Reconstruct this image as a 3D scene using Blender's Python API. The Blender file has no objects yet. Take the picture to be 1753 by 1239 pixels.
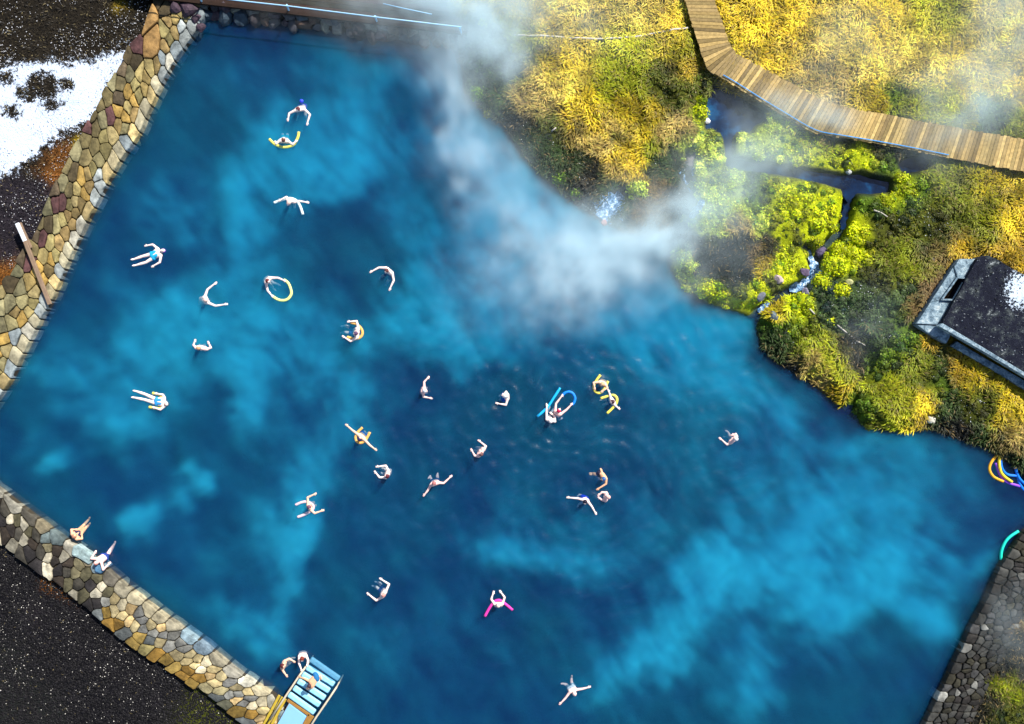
import bpy, bmesh, math, random
import numpy as np
from mathutils import Vector, Matrix
random.seed(7); RNG = np.random.default_rng(7)
SC = bpy.context.scene
COL = SC.collection
R = math.radians

# ------------------------------------------------------------ camera, sky, sun, exposure
CAM_H = 40.0
PX = 38.0                                  # photo pixels per metre on the water
cam = bpy.data.cameras.new('camera'); camo = bpy.data.objects.new('camera', cam); COL.objects.link(camo)
camo.location = (0, 0, CAM_H); camo.rotation_euler = (0, 0, 0)
cam.sensor_width = 36; cam.lens = 36*CAM_H/(1753/PX); cam.clip_end = 2000
SC.camera = camo
SUN_EL, SUN_AZ = 42, 38                    # azimuth clockwise from +Y
w = bpy.data.worlds.new('World'); SC.world = w; w.use_nodes = True
nt = w.node_tree; bg = nt.nodes['Background']
sky = nt.nodes.new('ShaderNodeTexSky'); sky.sky_type = 'NISHITA'; sky.sun_disc = False
sky.sun_elevation = R(SUN_EL); sky.sun_rotation = R(SUN_AZ)
nt.links.new(sky.outputs[0], bg.inputs[0]); bg.inputs[1].default_value = 0.08
sun = bpy.data.lights.new('sun', 'SUN'); suno = bpy.data.objects.new('sun', sun); COL.objects.link(suno)
sun.energy = 4.6; sun.angle = R(0.6); sun.color = (1, 0.95, 0.86)
sd = Vector((math.cos(R(SUN_EL))*math.sin(R(SUN_AZ)), math.cos(R(SUN_EL))*math.cos(R(SUN_AZ)), math.sin(R(SUN_EL))))
suno.rotation_euler = sd.to_track_quat('Z', 'Y').to_euler(); suno.location = (20, 20, 30)
SC.view_settings.view_transform = 'Standard'; SC.view_settings.look = 'None'
SC.view_settings.exposure = 0.82; SC.view_settings.gamma = 1
SC.cycles.use_denoising = True
SC.cycles.volume_bounces = 5; SC.cycles.volume_step_rate = 2.0; SC.cycles.volume_max_steps = 48
SC.cycles.max_bounces = 8; SC.cycles.transparent_max_bounces = 12

# ------------------------------------------------------------ helpers
def W(px, py, z=0.0):
    k = (CAM_H - z)/CAM_H/PX
    return Vector(((px-876.5)*k, (619.5-py)*k, z))
def hexc(h):
    v = [int(h[i:i+2], 16)/255 for i in (0, 2, 4)]
    return tuple(c/12.92 if c <= .04045 else ((c+.055)/1.055)**2.4 for c in v)
def tag(o, label=None, cat=None, group=None, kind=None):
    for k, v in (('label', label), ('category', cat), ('group', group), ('kind', kind)):
        if v: o[k] = v
    return o
def empty(name, loc, label, cat, group=None):
    o = bpy.data.objects.new(name, None); COL.objects.link(o); o.location = loc; o.empty_display_size = .2
    return tag(o, label, cat, group)
def link(name, me, mat=None, parent=None, smooth=True):
    o = bpy.data.objects.new(name, me); COL.objects.link(o)
    if mat: me.materials.append(mat)
    if parent is not None:
        o.parent = parent; o.matrix_parent_inverse = Matrix.Translation(-parent.location)
    if smooth and len(me.polygons): me.polygons.foreach_set('use_smooth', [True]*len(me.polygons))
    return o
def np_mesh(name, V, loops, sizes, cols=None, attr='col'):
    me = bpy.data.meshes.new(name)
    V = np.asarray(V, dtype=np.float32); loops = np.asarray(loops, dtype=np.int32); sizes = np.asarray(sizes, dtype=np.int32)
    me.vertices.add(len(V)); me.vertices.foreach_set('co', V.ravel())
    me.loops.add(len(loops)); me.loops.foreach_set('vertex_index', loops)
    me.polygons.add(len(sizes)); st = np.concatenate([[0], np.cumsum(sizes)[:-1]]).astype(np.int32)
    me.polygons.foreach_set('loop_start', st)
    try: me.polygons.foreach_set('loop_total', sizes)
    except Exception: pass
    me.update(calc_edges=True); me.validate()
    if cols is not None: set_cols(me, cols, attr)
    return me
def set_cols(me, cols, attr='col'):
    a = me.color_attributes.new(attr, 'FLOAT_COLOR', 'POINT')
    c = np.ones((len(me.vertices), 4), dtype=np.float32); c[:, :3] = cols
    a.data.foreach_set('color', c.ravel())
def set_float(me, name, vals):
    a = me.attributes.new(name, 'FLOAT', 'POINT'); a.data.foreach_set('value', np.asarray(vals, dtype=np.float32).ravel())
class MB:
    """collects shapes, builds ONE mesh"""
    def __init__(s): s.V = []; s.F = []; s.C = []; s.col = (1, 1, 1)
    def add(s, V, F):
        n = len(s.V); s.V += [tuple(v) for v in V]; s.F += [tuple(i+n for i in f) for f in F]; s.C += [s.col]*len(V)
    def box(s, c, size, ang=0, tilt=(0, 0)):
        m = Matrix.Translation(c) @ Matrix.Rotation(ang, 4, 'Z') @ Matrix.Rotation(tilt[0], 4, 'X') @ Matrix.Rotation(tilt[1], 4, 'Y')
        V = [m @ Vector((x*size[0]/2, y*size[1]/2, z*size[2]/2)) for x in (-1, 1) for y in (-1, 1) for z in (-1, 1)]
        s.add(V, [(0, 1, 3, 2), (4, 6, 7, 5), (0, 4, 5, 1), (2, 3, 7, 6), (0, 2, 6, 4), (1, 5, 7, 3)])
    def bar(s, a, b, wd, th):
        """box beam between two points, width wd sideways, thickness th"""
        a = Vector(a); b = Vector(b); d = (b-a); L = d.length; d.normalize()
        side = d.cross(Vector((0, 0, 1))); side = side.normalized() if side.length > 1e-4 else Vector((1, 0, 0)); up = side.cross(d)
        V = [p + side*sx*wd/2 + up*sz*th/2 for p in (a, b) for sx in (-1, 1) for sz in (-1, 1)]
        s.add(V, [(0, 1, 3, 2), (4, 6, 7, 5), (0, 4, 5, 1), (2, 3, 7, 6), (0, 2, 6, 4), (1, 5, 7, 3)])
    def tube(s, pts, r, n=8, caps=True):
        pts = [Vector(p) for p in pts]; rr = r if isinstance(r, (list, tuple)) else [r]*len(pts)
        V = []; F = []; ref = Vector((0, 0, 1)); m = len(pts)
        for i, p in enumerate(pts):
            d = (pts[min(i+1, m-1)]-pts[max(i-1, 0)]).normalized()
            a = d.cross(ref)
            if a.length < .05: a = d.cross(Vector((1, 0, 0)))
            a.normalize(); b = a.cross(d)
            for k in range(n):
                t = 2*math.pi*k/n; V.append(p + (a*math.cos(t)+b*math.sin(t))*rr[i])
        for i in range(m-1):
            for k in range(n):
                F.append((i*n+k, i*n+(k+1) % n, (i+1)*n+(k+1) % n, (i+1)*n+k))
        if caps: F.append(tuple(range(n))[::-1]); F.append(tuple((m-1)*n+k for k in range(n)))
        s.add(V, F)
    def capsule(s, a, b, ra, rb, n=12):
        a = Vector(a); b = Vector(b); d = b-a
        if d.length < 1e-4: d = Vector((0, 0, 1e-3)); b = a+d
        L = d.length; d.normalize(); ps = []; rs = []
        for t in (85, 60, 30): ps.append(a-d*ra*math.sin(R(t))); rs.append(ra*math.cos(R(t)))
        ps += [a, b]; rs += [ra, rb]
        for t in (30, 60, 85): ps.append(b+d*rb*math.sin(R(t))); rs.append(rb*math.cos(R(t)))
        s.frames(ps, rs, d, n)
    def frames(s, ps, rs, d, n):
        a = d.cross(Vector((0.02, 0.01, 1)))
        if a.length < .05: a = d.cross(Vector((1, 0, 0)))
        a.normalize(); b = a.cross(d); V = []; F = []
        for p, r in zip(ps, rs):
            for k in range(n):
                t = 2*math.pi*k/n; V.append(p+(a*math.cos(t)+b*math.sin(t))*r)
        for i in range(len(ps)-1):
            for k in range(n): F.append((i*n+k, i*n+(k+1) % n, (i+1)*n+(k+1) % n, (i+1)*n+k))
        F.append(tuple(range(n))[::-1]); F.append(tuple((len(ps)-1)*n+k for k in range(n)))
        s.add(V, F)
    def ell(s, c, ax, n=14, m=8):
        """ellipsoid, ax = three axis vectors"""
        c = Vector(c); V = []; F = []
        for i in range(1, m):
            th = math.pi*i/m
            for k in range(n):
                t = 2*math.pi*k/n
                V.append(c+ax[0]*math.sin(th)*math.cos(t)+ax[1]*math.sin(th)*math.sin(t)+ax[2]*math.cos(th))
        for i in range(m-2):
            for k in range(n): F.append((i*n+k, (i+1)*n+k, (i+1)*n+(k+1) % n, i*n+(k+1) % n))
        V.append(c+ax[2]); V.append(c-ax[2]); T = len(V)-2
        for k in range(n):
            F.append((T, k, (k+1) % n)); F.append((T+1, (m-2)*n+(k+1) % n, (m-2)*n+k))
        s.add(V, F)
    def mesh(s, name, colours=False):
        me = bpy.data.meshes.new(name); me.from_pydata(s.V, [], s.F); me.update()
        bm = bmesh.new(); bm.from_mesh(me); bmesh.ops.recalc_face_normals(bm, faces=bm.faces); bm.to_mesh(me); bm.free()
        if colours: set_cols(me, np.array(s.C))
        return me
    def build(s, name, mat, parent=None, smooth=False, colours=False, bevel=0):
        o = link(name, s.mesh(name, colours), mat, parent, smooth)
        if bevel:
            b = o.modifiers.new('bevel', 'BEVEL'); b.width = bevel; b.segments = 2; b.limit_method = 'ANGLE'
        return o
def catmull(pts, k=6):
    P = [Vector(p) for p in pts]; P = [P[0]*2-P[1]]+P+[P[-1]*2-P[-2]]; out = []
    for i in range(1, len(P)-2):
        for j in range(k):
            t = j/k
            out.append(.5*((2*P[i])+(P[i+1]-P[i-1])*t+(2*P[i-1]-5*P[i]+4*P[i+1]-P[i+2])*t*t+(3*P[i]-P[i-1]-3*P[i+1]+P[i+2])*t**3))
    out.append(P[-2]); return out
# lattice noise
_perm = RNG.permutation(65536).astype(np.int64); _val = RNG.random(65536)
def vnoise(x, y, seed=0):
    xi = np.floor(x).astype(np.int64); yi = np.floor(y).astype(np.int64); fx = x-xi; fy = y-yi
    fx = fx*fx*fx*(fx*(fx*6-15)+10); fy = fy*fy*fy*(fy*(fy*6-15)+10)
    h = lambda a, b: _val[_perm[(_perm[(a+seed*131) & 65535]+b*17) & 65535]]
    return (h(xi, yi)*(1-fx)+h(xi+1, yi)*fx)*(1-fy)+(h(xi, yi+1)*(1-fx)+h(xi+1, yi+1)*fx)*fy
def fbm(x, y, octv=4, seed=0, gain=.5):
    s = 0; a = 1; t = 0
    for i in range(octv):
        s = s+a*vnoise(x*2**i+i*13.7, y*2**i-i*7.3, seed+i); t += a; a *= gain
    return s/t-.5
def poly_np(pts): return np.array(pts, dtype=float)
def inside(P, x, y):
    c = np.zeros(x.shape, bool); n = len(P)
    for i in range(n):
        x1, y1 = P[i]; x2, y2 = P[(i+1) % n]
        cond = ((y1 > y) != (y2 > y)) & (x < (x2-x1)*(y-y1)/(y2-y1+1e-12)+x1); c ^= cond
    return c
def dist_line(P, x, y, closed=False):
    d = np.full(x.shape, 1e9); n = len(P)
    for i in range(n if closed else n-1):
        a = P[i]; b = P[(i+1) % n]; ab = b-a; L = (ab**2).sum()+1e-9
        t = np.clip(((x-a[0])*ab[0]+(y-a[1])*ab[1])/L, 0, 1)
        d = np.minimum(d, np.hypot(x-a[0]-t*ab[0], y-a[1]-t*ab[1]))
    return d
def sdist(P, x, y):
    d = dist_line(P, x, y, True); return np.where(inside(P, x, y), -d, d)
def smooth01(a, b, x):
    t = np.clip((x-a)/(b-a), 0, 1); return t*t*(3-2*t)

# ------------------------------------------------------------ material helpers
class NT:
    def __init__(s, name):
        s.m = bpy.data.materials.new(name); s.m.use_nodes = True; s.t = s.m.node_tree; s.n = s.t.nodes; s.l = s.t.links
        s.n.clear(); s.out = s.n.new('ShaderNodeOutputMaterial')
    def node(s, typ, ins=None, **kw):
        n = s.n.new(typ)
        for k, v in kw.items(): setattr(n, k, v)
        for k, v in (ins or {}).items():
            if hasattr(v, 'is_linked') or isinstance(v, bpy.types.NodeSocket): s.l.new(v, n.inputs[k])
            else: n.inputs[k].default_value = v
        return n
    def pos(s): return s.node('ShaderNodeNewGeometry').outputs['Position']
    def attr(s, name): return s.node('ShaderNodeAttribute', attribute_name=name)
    def noise(s, scale, detail=4, vec=None, rough=.55, out=0, dist=0):
        return s.node('ShaderNodeTexNoise', {'Vector': vec or s.pos(), 'Scale': scale, 'Detail': detail, 'Roughness': rough, 'Distortion': dist}).outputs[out]
    def ramp(s, fac, stops):
        n = s.node('ShaderNodeValToRGB', {'Fac': fac}); e = n.color_ramp.elements
        while len(e) < len(stops): e.new(.5)
        for q, (p, c) in zip(e, stops):
            q.position = p; q.color = (*c, 1) if len(c) == 3 else c
        return n.outputs[0]
    def mix(s, f, a, b, mode='MIX'):
        n = s.node('ShaderNodeMix', data_type='RGBA', blend_type=mode)
        for k, v in ((0, f), (6, a), (7, b)):
            if isinstance(v, bpy.types.NodeSocket): s.l.new(v, n.inputs[k])
            else: n.inputs[k].default_value = (*v, 1) if isinstance(v, tuple) and len(v) == 3 else v
        return n.outputs[2]
    def math(s, op, a, b=0.0, c=0.0):
        n = s.node('ShaderNodeMath', operation=op)
        for k, v in ((0, a), (1, b), (2, c)):
            if isinstance(v, bpy.types.NodeSocket): s.l.new(v, n.inputs[k])
            else: n.inputs[k].default_value = v
        return n.outputs[0]
    def bump(s, h, strength=.3, dist=.05):
        return s.node('ShaderNodeBump', {'Height': h, 'Strength': strength, 'Distance': dist}).outputs[0]
    def pbr(s, base, rough=.7, normal=None, spec=.3, **kw):
        p = s.node('ShaderNodeBsdfPrincipled')
        for k, v in (('Base Color', base), ('Roughness', rough), ('Normal', normal), ('Specular IOR Level', spec), *kw.items()):
            if v is None: continue
            if isinstance(v, bpy.types.NodeSocket): s.l.new(v, p.inputs[k])
            else: p.inputs[k].default_value = (*v, 1) if isinstance(v, tuple) and len(v) == 3 else v
        s.l.new(p.outputs[0], s.out.inputs[0]); return s.m
def simple(name, col, rough=.6, var=.18, scale=18, bump=.2, spec=.3):
    t = NT(name); n = t.noise(scale, 5)
    c = t.mix(n, tuple(x*(1-var) for x in col), tuple(min(1, x*(1+var)) for x in col))
    return t.pbr(c, rough, t.bump(n, bump, .02), spec)
def vcol(name, rough=.8, var=.35, scale=14, bump=.5, bdist=.03, spec=.2, detail=6):
    t = NT(name); n = t.noise(scale, detail, rough=.65)
    f = t.ramp(n, [(.28, (1-var,)*3), (.72, (1+var,)*3)])
    c = t.mix(1.0, t.attr('col').outputs['Color'], f, 'MULTIPLY')
    return t.pbr(c, rough, t.bump(n, bump, bdist), spec)
# ------------------------------------------------------------ the lie of the land (photo pixels to metres once, then all in metres)
def pts(L, z=0.0): return [tuple(W(x, y, z)[:2]) for x, y in L]
WALL_L_IN = [(352, 25), (330, 62), (300, 102), (280, 137), (262, 175), (237, 233), (210, 268), (185, 312), (150, 378), (122, 437), (86, 520), (62, 562), (43, 600), (22, 645), (-8, 690), (-40, 740)]
WALL_L_OUT = [(300, -70), (262, 0), (247, 55), (222, 78), (212, 100), (178, 155), (150, 215), (104, 300), (72, 370), (48, 420), (22, 462), (-5, 500), (-60, 590), (-110, 680)]
WALL_B_IN = [(-50, 800), (0, 838), (60, 884), (100, 915), (155, 950), (215, 1002), (280, 1052), (350, 1102), (410, 1152), (470, 1190), (490, 1220), (520, 1290)]
WALL_B_OUT = [(-60, 885), (0, 925), (60, 968), (110, 1010), (180, 1068), (240, 1114), (300, 1152), (370, 1202), (425, 1239), (470, 1290)]
WALL_R_IN = [(1765, 900), (1748, 915), (1712, 968), (1692, 1018), (1662, 1072), (1645, 1110), (1626, 1150), (1602, 1200), (1578, 1250), (1560, 1290)]
SHORE = [(700, 66), (745, 62), (785, 78), (792, 120), (795, 155), (830, 192), (862, 216), (890, 262), (930, 302), (970, 338), (1010, 364), (1034, 378), (1062, 392), (1105, 405),
         (1150, 418), (1150, 462), (1168, 492), (1215, 520), (1258, 532), (1292, 545), (1300, 590), (1330, 622), (1382, 652), (1432, 690), (1452, 708), (1470, 726), (1520, 738), (1562, 738), (1582, 731),
         (1640, 750), (1692, 768), (1740, 803), (1762, 832), (1790, 850), (1800, 875)]
POOL = poly_np(pts([(352, 25), (420, 34), (520, 44), (620, 58)] + SHORE + WALL_R_IN + WALL_B_IN[::-1] + WALL_L_IN[::-1]))
ZL = .5
POND = poly_np(pts([(1224, 150), (1245, 156), (1272, 170), (1312, 192), (1306, 208), (1292, 214), (1284, 226), (1262, 224), (1254, 236), (1251, 270), (1275, 276), (1340, 286), (1442, 302), (1470, 298), (1492, 306), (1522, 312), (1520, 328), (1490, 332), (1462, 330), (1452, 340),
                    (1440, 322), (1400, 312), (1330, 298), (1270, 290), (1244, 284), (1240, 240), (1234, 226), (1208, 220), (1208, 188), (1214, 165)], .3))
POND2 = poly_np(pts([(1536, 282), (1550, 272), (1580, 268), (1587, 280), (1582, 290), (1552, 296), (1540, 292)], .3))
STREAM = poly_np(pts([(1452, 330), (1450, 355), (1444, 380), (1438, 400), (1420, 415), (1405, 430), (1398, 455), (1388, 480), (1366, 492), (1340, 504), (1318, 518), (1300, 532), (1292, 545)], .2))
STREAM2 = poly_np(pts([(1382, 425), (1390, 445), (1396, 462), (1386, 482)], .2))
FALL = poly_np(pts([(1182, 268), (1176, 300), (1182, 340), (1180, 372), (1160, 395), (1140, 408)], .2))
FALL2 = poly_np(pts([(1064, 335), (1052, 345), (1040, 358), (1028, 376)], .1))
RUIN = poly_np(pts([(1569, 554), (1636, 446), (1690, 437), (1760, 476), (1900, 560), (1900, 760), (1753, 663), (1640, 592)], 1.0))
DIRT_GAP = poly_np(pts([(1455, 560), (1472, 575), (1490, 600), (1487, 625), (1480, 640), (1466, 690), (1464, 720)], ZL))

def land_z(x, y):
    """height of the ground sheet"""
    d = sdist(POOL, x, y)
    right = (x > W(660, 0)[0]).astype(float)*(y > W(0, 880)[1]).astype(float)
    up = .06+.44*smooth01(0, .9, d)+.10*smooth01(1, 4, d)
    up = up+right*smooth01(.2, 1.5, d)*(.30*fbm(x*.55, y*.55, 3, 3)+.26*fbm(x*1.8, y*1.8, 3, 5)+.12*fbm(x*5, y*5, 2, 9))
    upl = .12+.30*smooth01(2.3, 4.2, d)+.08*fbm(x*1.5, y*1.5, 4, 4)*smooth01(2, 3, d)
    ybr = (y < W(0, 900)[1]).astype(float)*(x > W(1450, 0)[0]); upl = np.where(ybr > 0, .12+.30*smooth01(1.0, 2.2, d)+.1*fbm(x*1.5, y*1.5, 4, 4)*smooth01(1, 2, d), upl)
    up = np.where(right > 0, up, upl)
    floor = -1.25+.35*fbm(x*.4, y*.4, 3, 11)+.1*fbm(x*2, y*2, 2, 12)
    t = smooth01(-.30, 0, d)
    z = floor*(1-t)+up*t
    # carved channels
    dp = np.minimum(sdist(POND, x, y), sdist(POND2, x, y))
    z = z-(z-.02)*(1-smooth01(-.12, .14, dp))*(dp < .14)
    ds = np.minimum(dist_line(STREAM, x, y), dist_line(STREAM2, x, y)); onland = (d > -.1)
    z = np.where(onland, z-(z-(-.05))*(1-smooth01(.12, .38, ds)), z)
    df = np.minimum(dist_line(FALL, x, y), dist_line(FALL2, x, y))
    z = np.where(onland, z-(z-.0)*(1-smooth01(.1, .5, df))*.85, z)
    z = np.where(onland, z-.3*(1-smooth01(.1, .5, dist_line(DIRT_GAP, x, y))), z)
    dr = sdist(RUIN, x, y); z = np.where(dr < .3, np.minimum(z, .5), z)
    return z
G = dict(
 gold=(.62, .41, .022), goldl=(.70, .50, .10), tan=(.38, .26, .09), yel=(.34, .33, .012), olive=(.17, .18, .006), dolive=(.065, .075, .006), dgreen=(.022, .040, .010), green=(.085, .15, .008),
 lime=(.47, .54, .003), limep=(.44, .54, .06), orange=(.38, .23, .016), soil=(.018, .016, .014), bsoil=(.012, .018, .024), heath=(.016, .012, .007), purple=(.020, .016, .022), rust=(.20, .075, .012),
 gravel=(.004, .0035, .006), gravb=(.014, .016, .015), mid=(.05, .085, .025), ochre=(.36, .25, .01), brown=(.14, .085, .04))
ZONES = [  # px, py, radius px, ground
 (60, 30, 110, 'heath'), (200, 20, 60, 'heath'), (205, 8, 16, 'ochre'), (150, 60, 60, 'heath'), (20, 200, 80, 'heath'), (100, 255, 26, 'rust'), (85, 290, 22, 'rust'), (60, 275, 30, 'heath'), (30, 330, 50, 'purple'), (90, 200, 80, 'heath'), (15, 400, 50, 'purple'),
 (5, 455, 25, 'rust'), (30, 440, 18, 'brown'), (125, 235, 14, 'ochre'),
 (30, 960, 60, 'gravel'), (80, 990, 18, 'rust'), (120, 1015, 18, 'rust'), (60, 1080, 90, 'gravel'), (160, 1130, 60, 'gravel'), (250, 1200, 70, 'gravel'), (30, 1200, 50, 'gravb'), (20, 1120, 40, 'gravb'), (330, 1220, 40, 'dolive'), (60, 1060, 30, 'purple'),
 (1000, 22, 80, 'goldl'), (920, 22, 40, 'gold'), (1110, 25, 60, 'goldl'), (1150, 50, 40, 'gold'), (900, 50, 30, 'olive'), (960, 90, 50, 'ochre'), (1060, 95, 50, 'yel'), (1100, 130, 40, 'olive'), (1040, 150, 35, 'olive'), (1150, 140, 40, 'dolive'), (1180, 80, 40, 'olive'), (1195, 150, 25, 'dolive'), (1180, 115, 30, 'orange'),
 (925, 165, 40, 'tan'), (960, 140, 36, 'goldl'), (1010, 190, 45, 'gold'), (1080, 195, 40, 'ochre'), (1050, 215, 25, 'tan'), (860, 120, 50, 'mid'), (850, 180, 34, 'dgreen'), (880, 215, 40, 'soil'), (910, 255, 40, 'dgreen'), (940, 225, 25, 'dolive'), (960, 290, 40, 'dgreen'), (1000, 320, 36, 'soil'),
 (1000, 222, 18, 'soil'), (1050, 235, 14, 'dgreen'), (990, 240, 18, 'tan'), (1030, 255, 26, 'tan'), (1070, 275, 30, 'gold'), (1060, 295, 20, 'tan'), (1110, 255, 25, 'olive'), (1130, 240, 20, 'tan'), (1140, 280, 30, 'dgreen'), (1060, 330, 30, 'dgreen'), (1125, 335, 26, 'brown'), (1110, 370, 20, 'brown'), (1150, 340, 20, 'bsoil'),
 (1195, 192, 16, 'lime'), (1200, 215, 16, 'lime'), (1180, 240, 24, 'limep'), (1215, 250, 24, 'limep'), (1165, 210, 24, 'tan'), (1150, 180, 24, 'dolive'), (1230, 300, 30, 'limep'), (1240, 340, 30, 'limep'), (1220, 385, 22, 'limep'), (1265, 380, 22, 'tan'),
 (1320, 90, 80, 'gold'), (1280, 50, 60, 'gold'), (1240, 70, 24, 'olive'), (1350, 30, 60, 'gold'), (1330, 85, 20, 'tan'), (1400, 130, 60, 'tan'), (1440, 60, 60, 'goldl'), (1430, 110, 20, 'brown'), (1500, 40, 70, 'gold'), (1560, 90, 60, 'goldl'), (1600, 30, 60, 'yel'), (1640, 110, 60, 'gold'), (1700, 60, 60, 'goldl'), (1740, 150, 40, 'gold'),
 (1540, 165, 24, 'green'), (1545, 185, 16, 'olive'), (1600, 170, 36, 'yel'), (1690, 180, 26, 'green'), (1705, 195, 26, 'mid'), (1740, 215, 26, 'olive'), (1480, 160, 30, 'ochre'),
 (1300, 225, 30, 'limep'), (1330, 255, 30, 'limep'), (1370, 265, 24, 'lime'), (1400, 283, 18, 'lime'), (1430, 275, 24, 'lime'), (1440, 250, 26, 'dolive'), (1500, 258, 30, 'soil'), (1470, 275, 24, 'lime'), (1420, 250, 20, 'brown'), (1540, 320, 26, 'lime'), (1510, 285, 18, 'green'), (1600, 290, 30, 'olive'), (1560, 320, 36, 'green'),
 (1310, 330, 26, 'green'), (1350, 325, 30, 'lime'), (1400, 345, 30, 'lime'), (1340, 370, 30, 'lime'), (1390, 385, 26, 'lime'), (1385, 318, 10, 'heath'), (1430, 350, 18, 'lime'), (1360, 400, 24, 'dolive'), (1340, 410, 18, 'lime'), (1400, 405, 20, 'lime'), (1300, 370, 26, 'limep'), (1480, 350, 24, 'green'), (1500, 380, 30, 'dolive'), (1470, 400, 26, 'lime'), (1440, 440, 26, 'lime'), (1475, 430, 18, 'lime'),
 (1230, 425, 30, 'bsoil'), (1260, 440, 30, 'bsoil'), (1200, 430, 26, 'bsoil'), (1310, 415, 18, 'soil'), (1285, 435, 12, 'brown'), (1305, 440, 14, 'ochre'), (1300, 460, 12, 'ochre'), (1250, 470, 22, 'bsoil'), (1165, 450, 18, 'limep'), (1180, 485, 20, 'lime'), (1215, 500, 22, 'lime'), (1260, 505, 20, 'lime'), (1300, 500, 20, 'lime'), (1320, 485, 16, 'soil'), (1340, 470, 22, 'lime'), (1365, 440, 20, 'lime'), (1345, 440, 14, 'lime'), (1370, 460, 16, 'lime'), (1420, 475, 18, 'limep'), (1410, 500, 26, 'mid'), (1360, 525, 22, 'lime'), (1340, 530, 18, 'ochre'),
 (1560, 400, 50, 'dolive'), (1620, 380, 50, 'dolive'), (1550, 440, 40, 'olive'), (1510, 460, 40, 'dolive'), (1640, 330, 46, 'olive'), (1700, 320, 50, 'ochre'), (1735, 370, 40, 'gold'), (1680, 390, 36, 'olive'), (1640, 425, 30, 'orange'), (1600, 430, 20, 'brown'), (1700, 425, 28, 'orange'), (1745, 440, 34, 'orange'), (1690, 360, 40, 'olive'), (1480, 520, 40, 'mid'), (1520, 520, 40, 'mid'), (1470, 545, 22, 'dgreen'), (1500, 560, 24, 'dgreen'), (1590, 490, 26, 'brown'), (1570, 530, 22, 'brown'), (1590, 570, 22, 'orange'), (1540, 560, 30, 'green'),
 (1350, 565, 30, 'green'), (1330, 590, 22, 'dgreen'), (1370, 580, 26, 'olive'), (1400, 600, 30, 'yel'), (1430, 635, 24, 'yel'), (1380, 618, 16, 'tan'), (1415, 655, 20, 'tan'), (1440, 680, 16, 'ochre'), (1350, 620, 18, 'soil'), (1400, 660, 14, 'soil'), (1450, 600, 24, 'soil'), (1470, 620, 22, 'soil'), (1430, 570, 24, 'mid'),
 (1520, 610, 36, 'green'), (1560, 630, 40, 'olive'), (1600, 630, 36, 'dgreen'), (1640, 620, 24, 'orange'), (1690, 650, 26, 'ochre'), (1530, 680, 36, 'yel'), (1580, 690, 28, 'gold'), (1600, 660, 24, 'green'), (1490, 700, 24, 'green'), (1510, 720, 20, 'olive'), (1620, 700, 30, 'dgreen'), (1640, 735, 26, 'soil'), (1680, 690, 30, 'dolive'), (1690, 750, 26, 'dgreen'), (1735, 700, 34, 'ochre'), (1740, 740, 24, 'tan'), (1745, 790, 26, 'dgreen'),
 (1735, 1040, 30, 'brown'), (1745, 1000, 24, 'soil'), (1700, 1130, 36, 'soil'), (1745, 1120, 36, 'soil'), (1680, 1200, 36, 'soil'), (1730, 1190, 20, 'olive'), (1720, 1235, 36, 'dolive'), (1660, 1230, 24, 'soil'), (1760, 960, 20, 'soil')]
ZW = [(W(x, y, ZL)[0], W(x, y, ZL)[1], r/PX, np.array(G[g])) for x, y, r, g in ZONES]
def ground_col(x, y):
    xx = x+1.1*fbm(x*.9, y*.9, 3, 21)+.35*fbm(x*4, y*4, 2, 22); yy = y+1.1*fbm(x*.9, y*.9, 3, 31)+.35*fbm(x*4, y*4, 2, 32)
    num = np.zeros(x.shape+(3,)); den = np.zeros(x.shape)+1e-9
    for cx, cy, r, g in ZW:
        q = ((xx-cx)**2+(yy-cy)**2)/(r*r); wg = np.exp(-1.6*q)+1e-4/(1+q**3)
        wg = wg**1.5; num += wg[..., None]*g; den += wg
    near = num/den[..., None]
    o = smooth01(0, 2.5, np.maximum(np.abs(x)-23.6, np.abs(y)-16.9))[..., None]; m_ = smooth01(-.12, .12, fbm(x*.12, y*.12, 4, 25)+.10*np.sign(x+4)*smooth01(0, 10, np.abs(x+4)))[..., None]
    return near*(1-o)+o*(np.array([.035, .026, .014])*(1-m_)+np.array([.30, .24, .02])*m_)
SNOW = poly_np(pts([(-400, 60), (0, 108), (60, 102), (150, 100), (190, 80), (222, 72), (218, 100), (182, 150), (150, 205), (100, 225), (62, 262), (20, 295), (-20, 310), (-400, 420)], ZL))
SNOW_HOLES = [(W(a, b, ZL)[0], W(a, b, ZL)[1], r/PX) for a, b, r in ((72, 146, 25), (45, 158, 14), (8, 132, 12), (110, 145, 9), (86, 175, 9), (18, 190, 10), (112, 98, 12))]

def grid_axis(lo, hi, step, far):
    core = np.arange(lo, hi+1e-6, step); out = []; s = step; v = hi
    while v < far: s *= 1.35; v += s; out.append(v)
    r = np.array(out); return np.concatenate([(lo-(r-hi))[::-1], core, r])
gx = grid_axis(-24.6, 24.6, .11, 420); gy = grid_axis(-17.6, 17.6, .11, 420)
X, Y = np.meshgrid(gx, gy); nx, ny = len(gx), len(gy)
Z = land_z(X, Y)
far = np.maximum(np.abs(X)-26, np.abs(Y)-19); Z = Z+smooth01(5, 200, far)*6*(fbm(X*.012, Y*.012, 3, 40)+.2)
Zg = Z.copy()
def ground_at(x, y):
    i = np.clip(np.searchsorted(gx, x)-1, 0, nx-2); j = np.clip(np.searchsorted(gy, y)-1, 0, ny-2)
    fx = (x-gx[i])/(gx[i+1]-gx[i]); fy = (y-gy[j])/(gy[j+1]-gy[j])
    return (Zg[j, i]*(1-fx)+Zg[j, i+1]*fx)*(1-fy)+(Zg[j+1, i]*(1-fx)+Zg[j+1, i+1]*fx)*fy
idx = np.arange(nx*ny).reshape(ny, nx)
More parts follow.
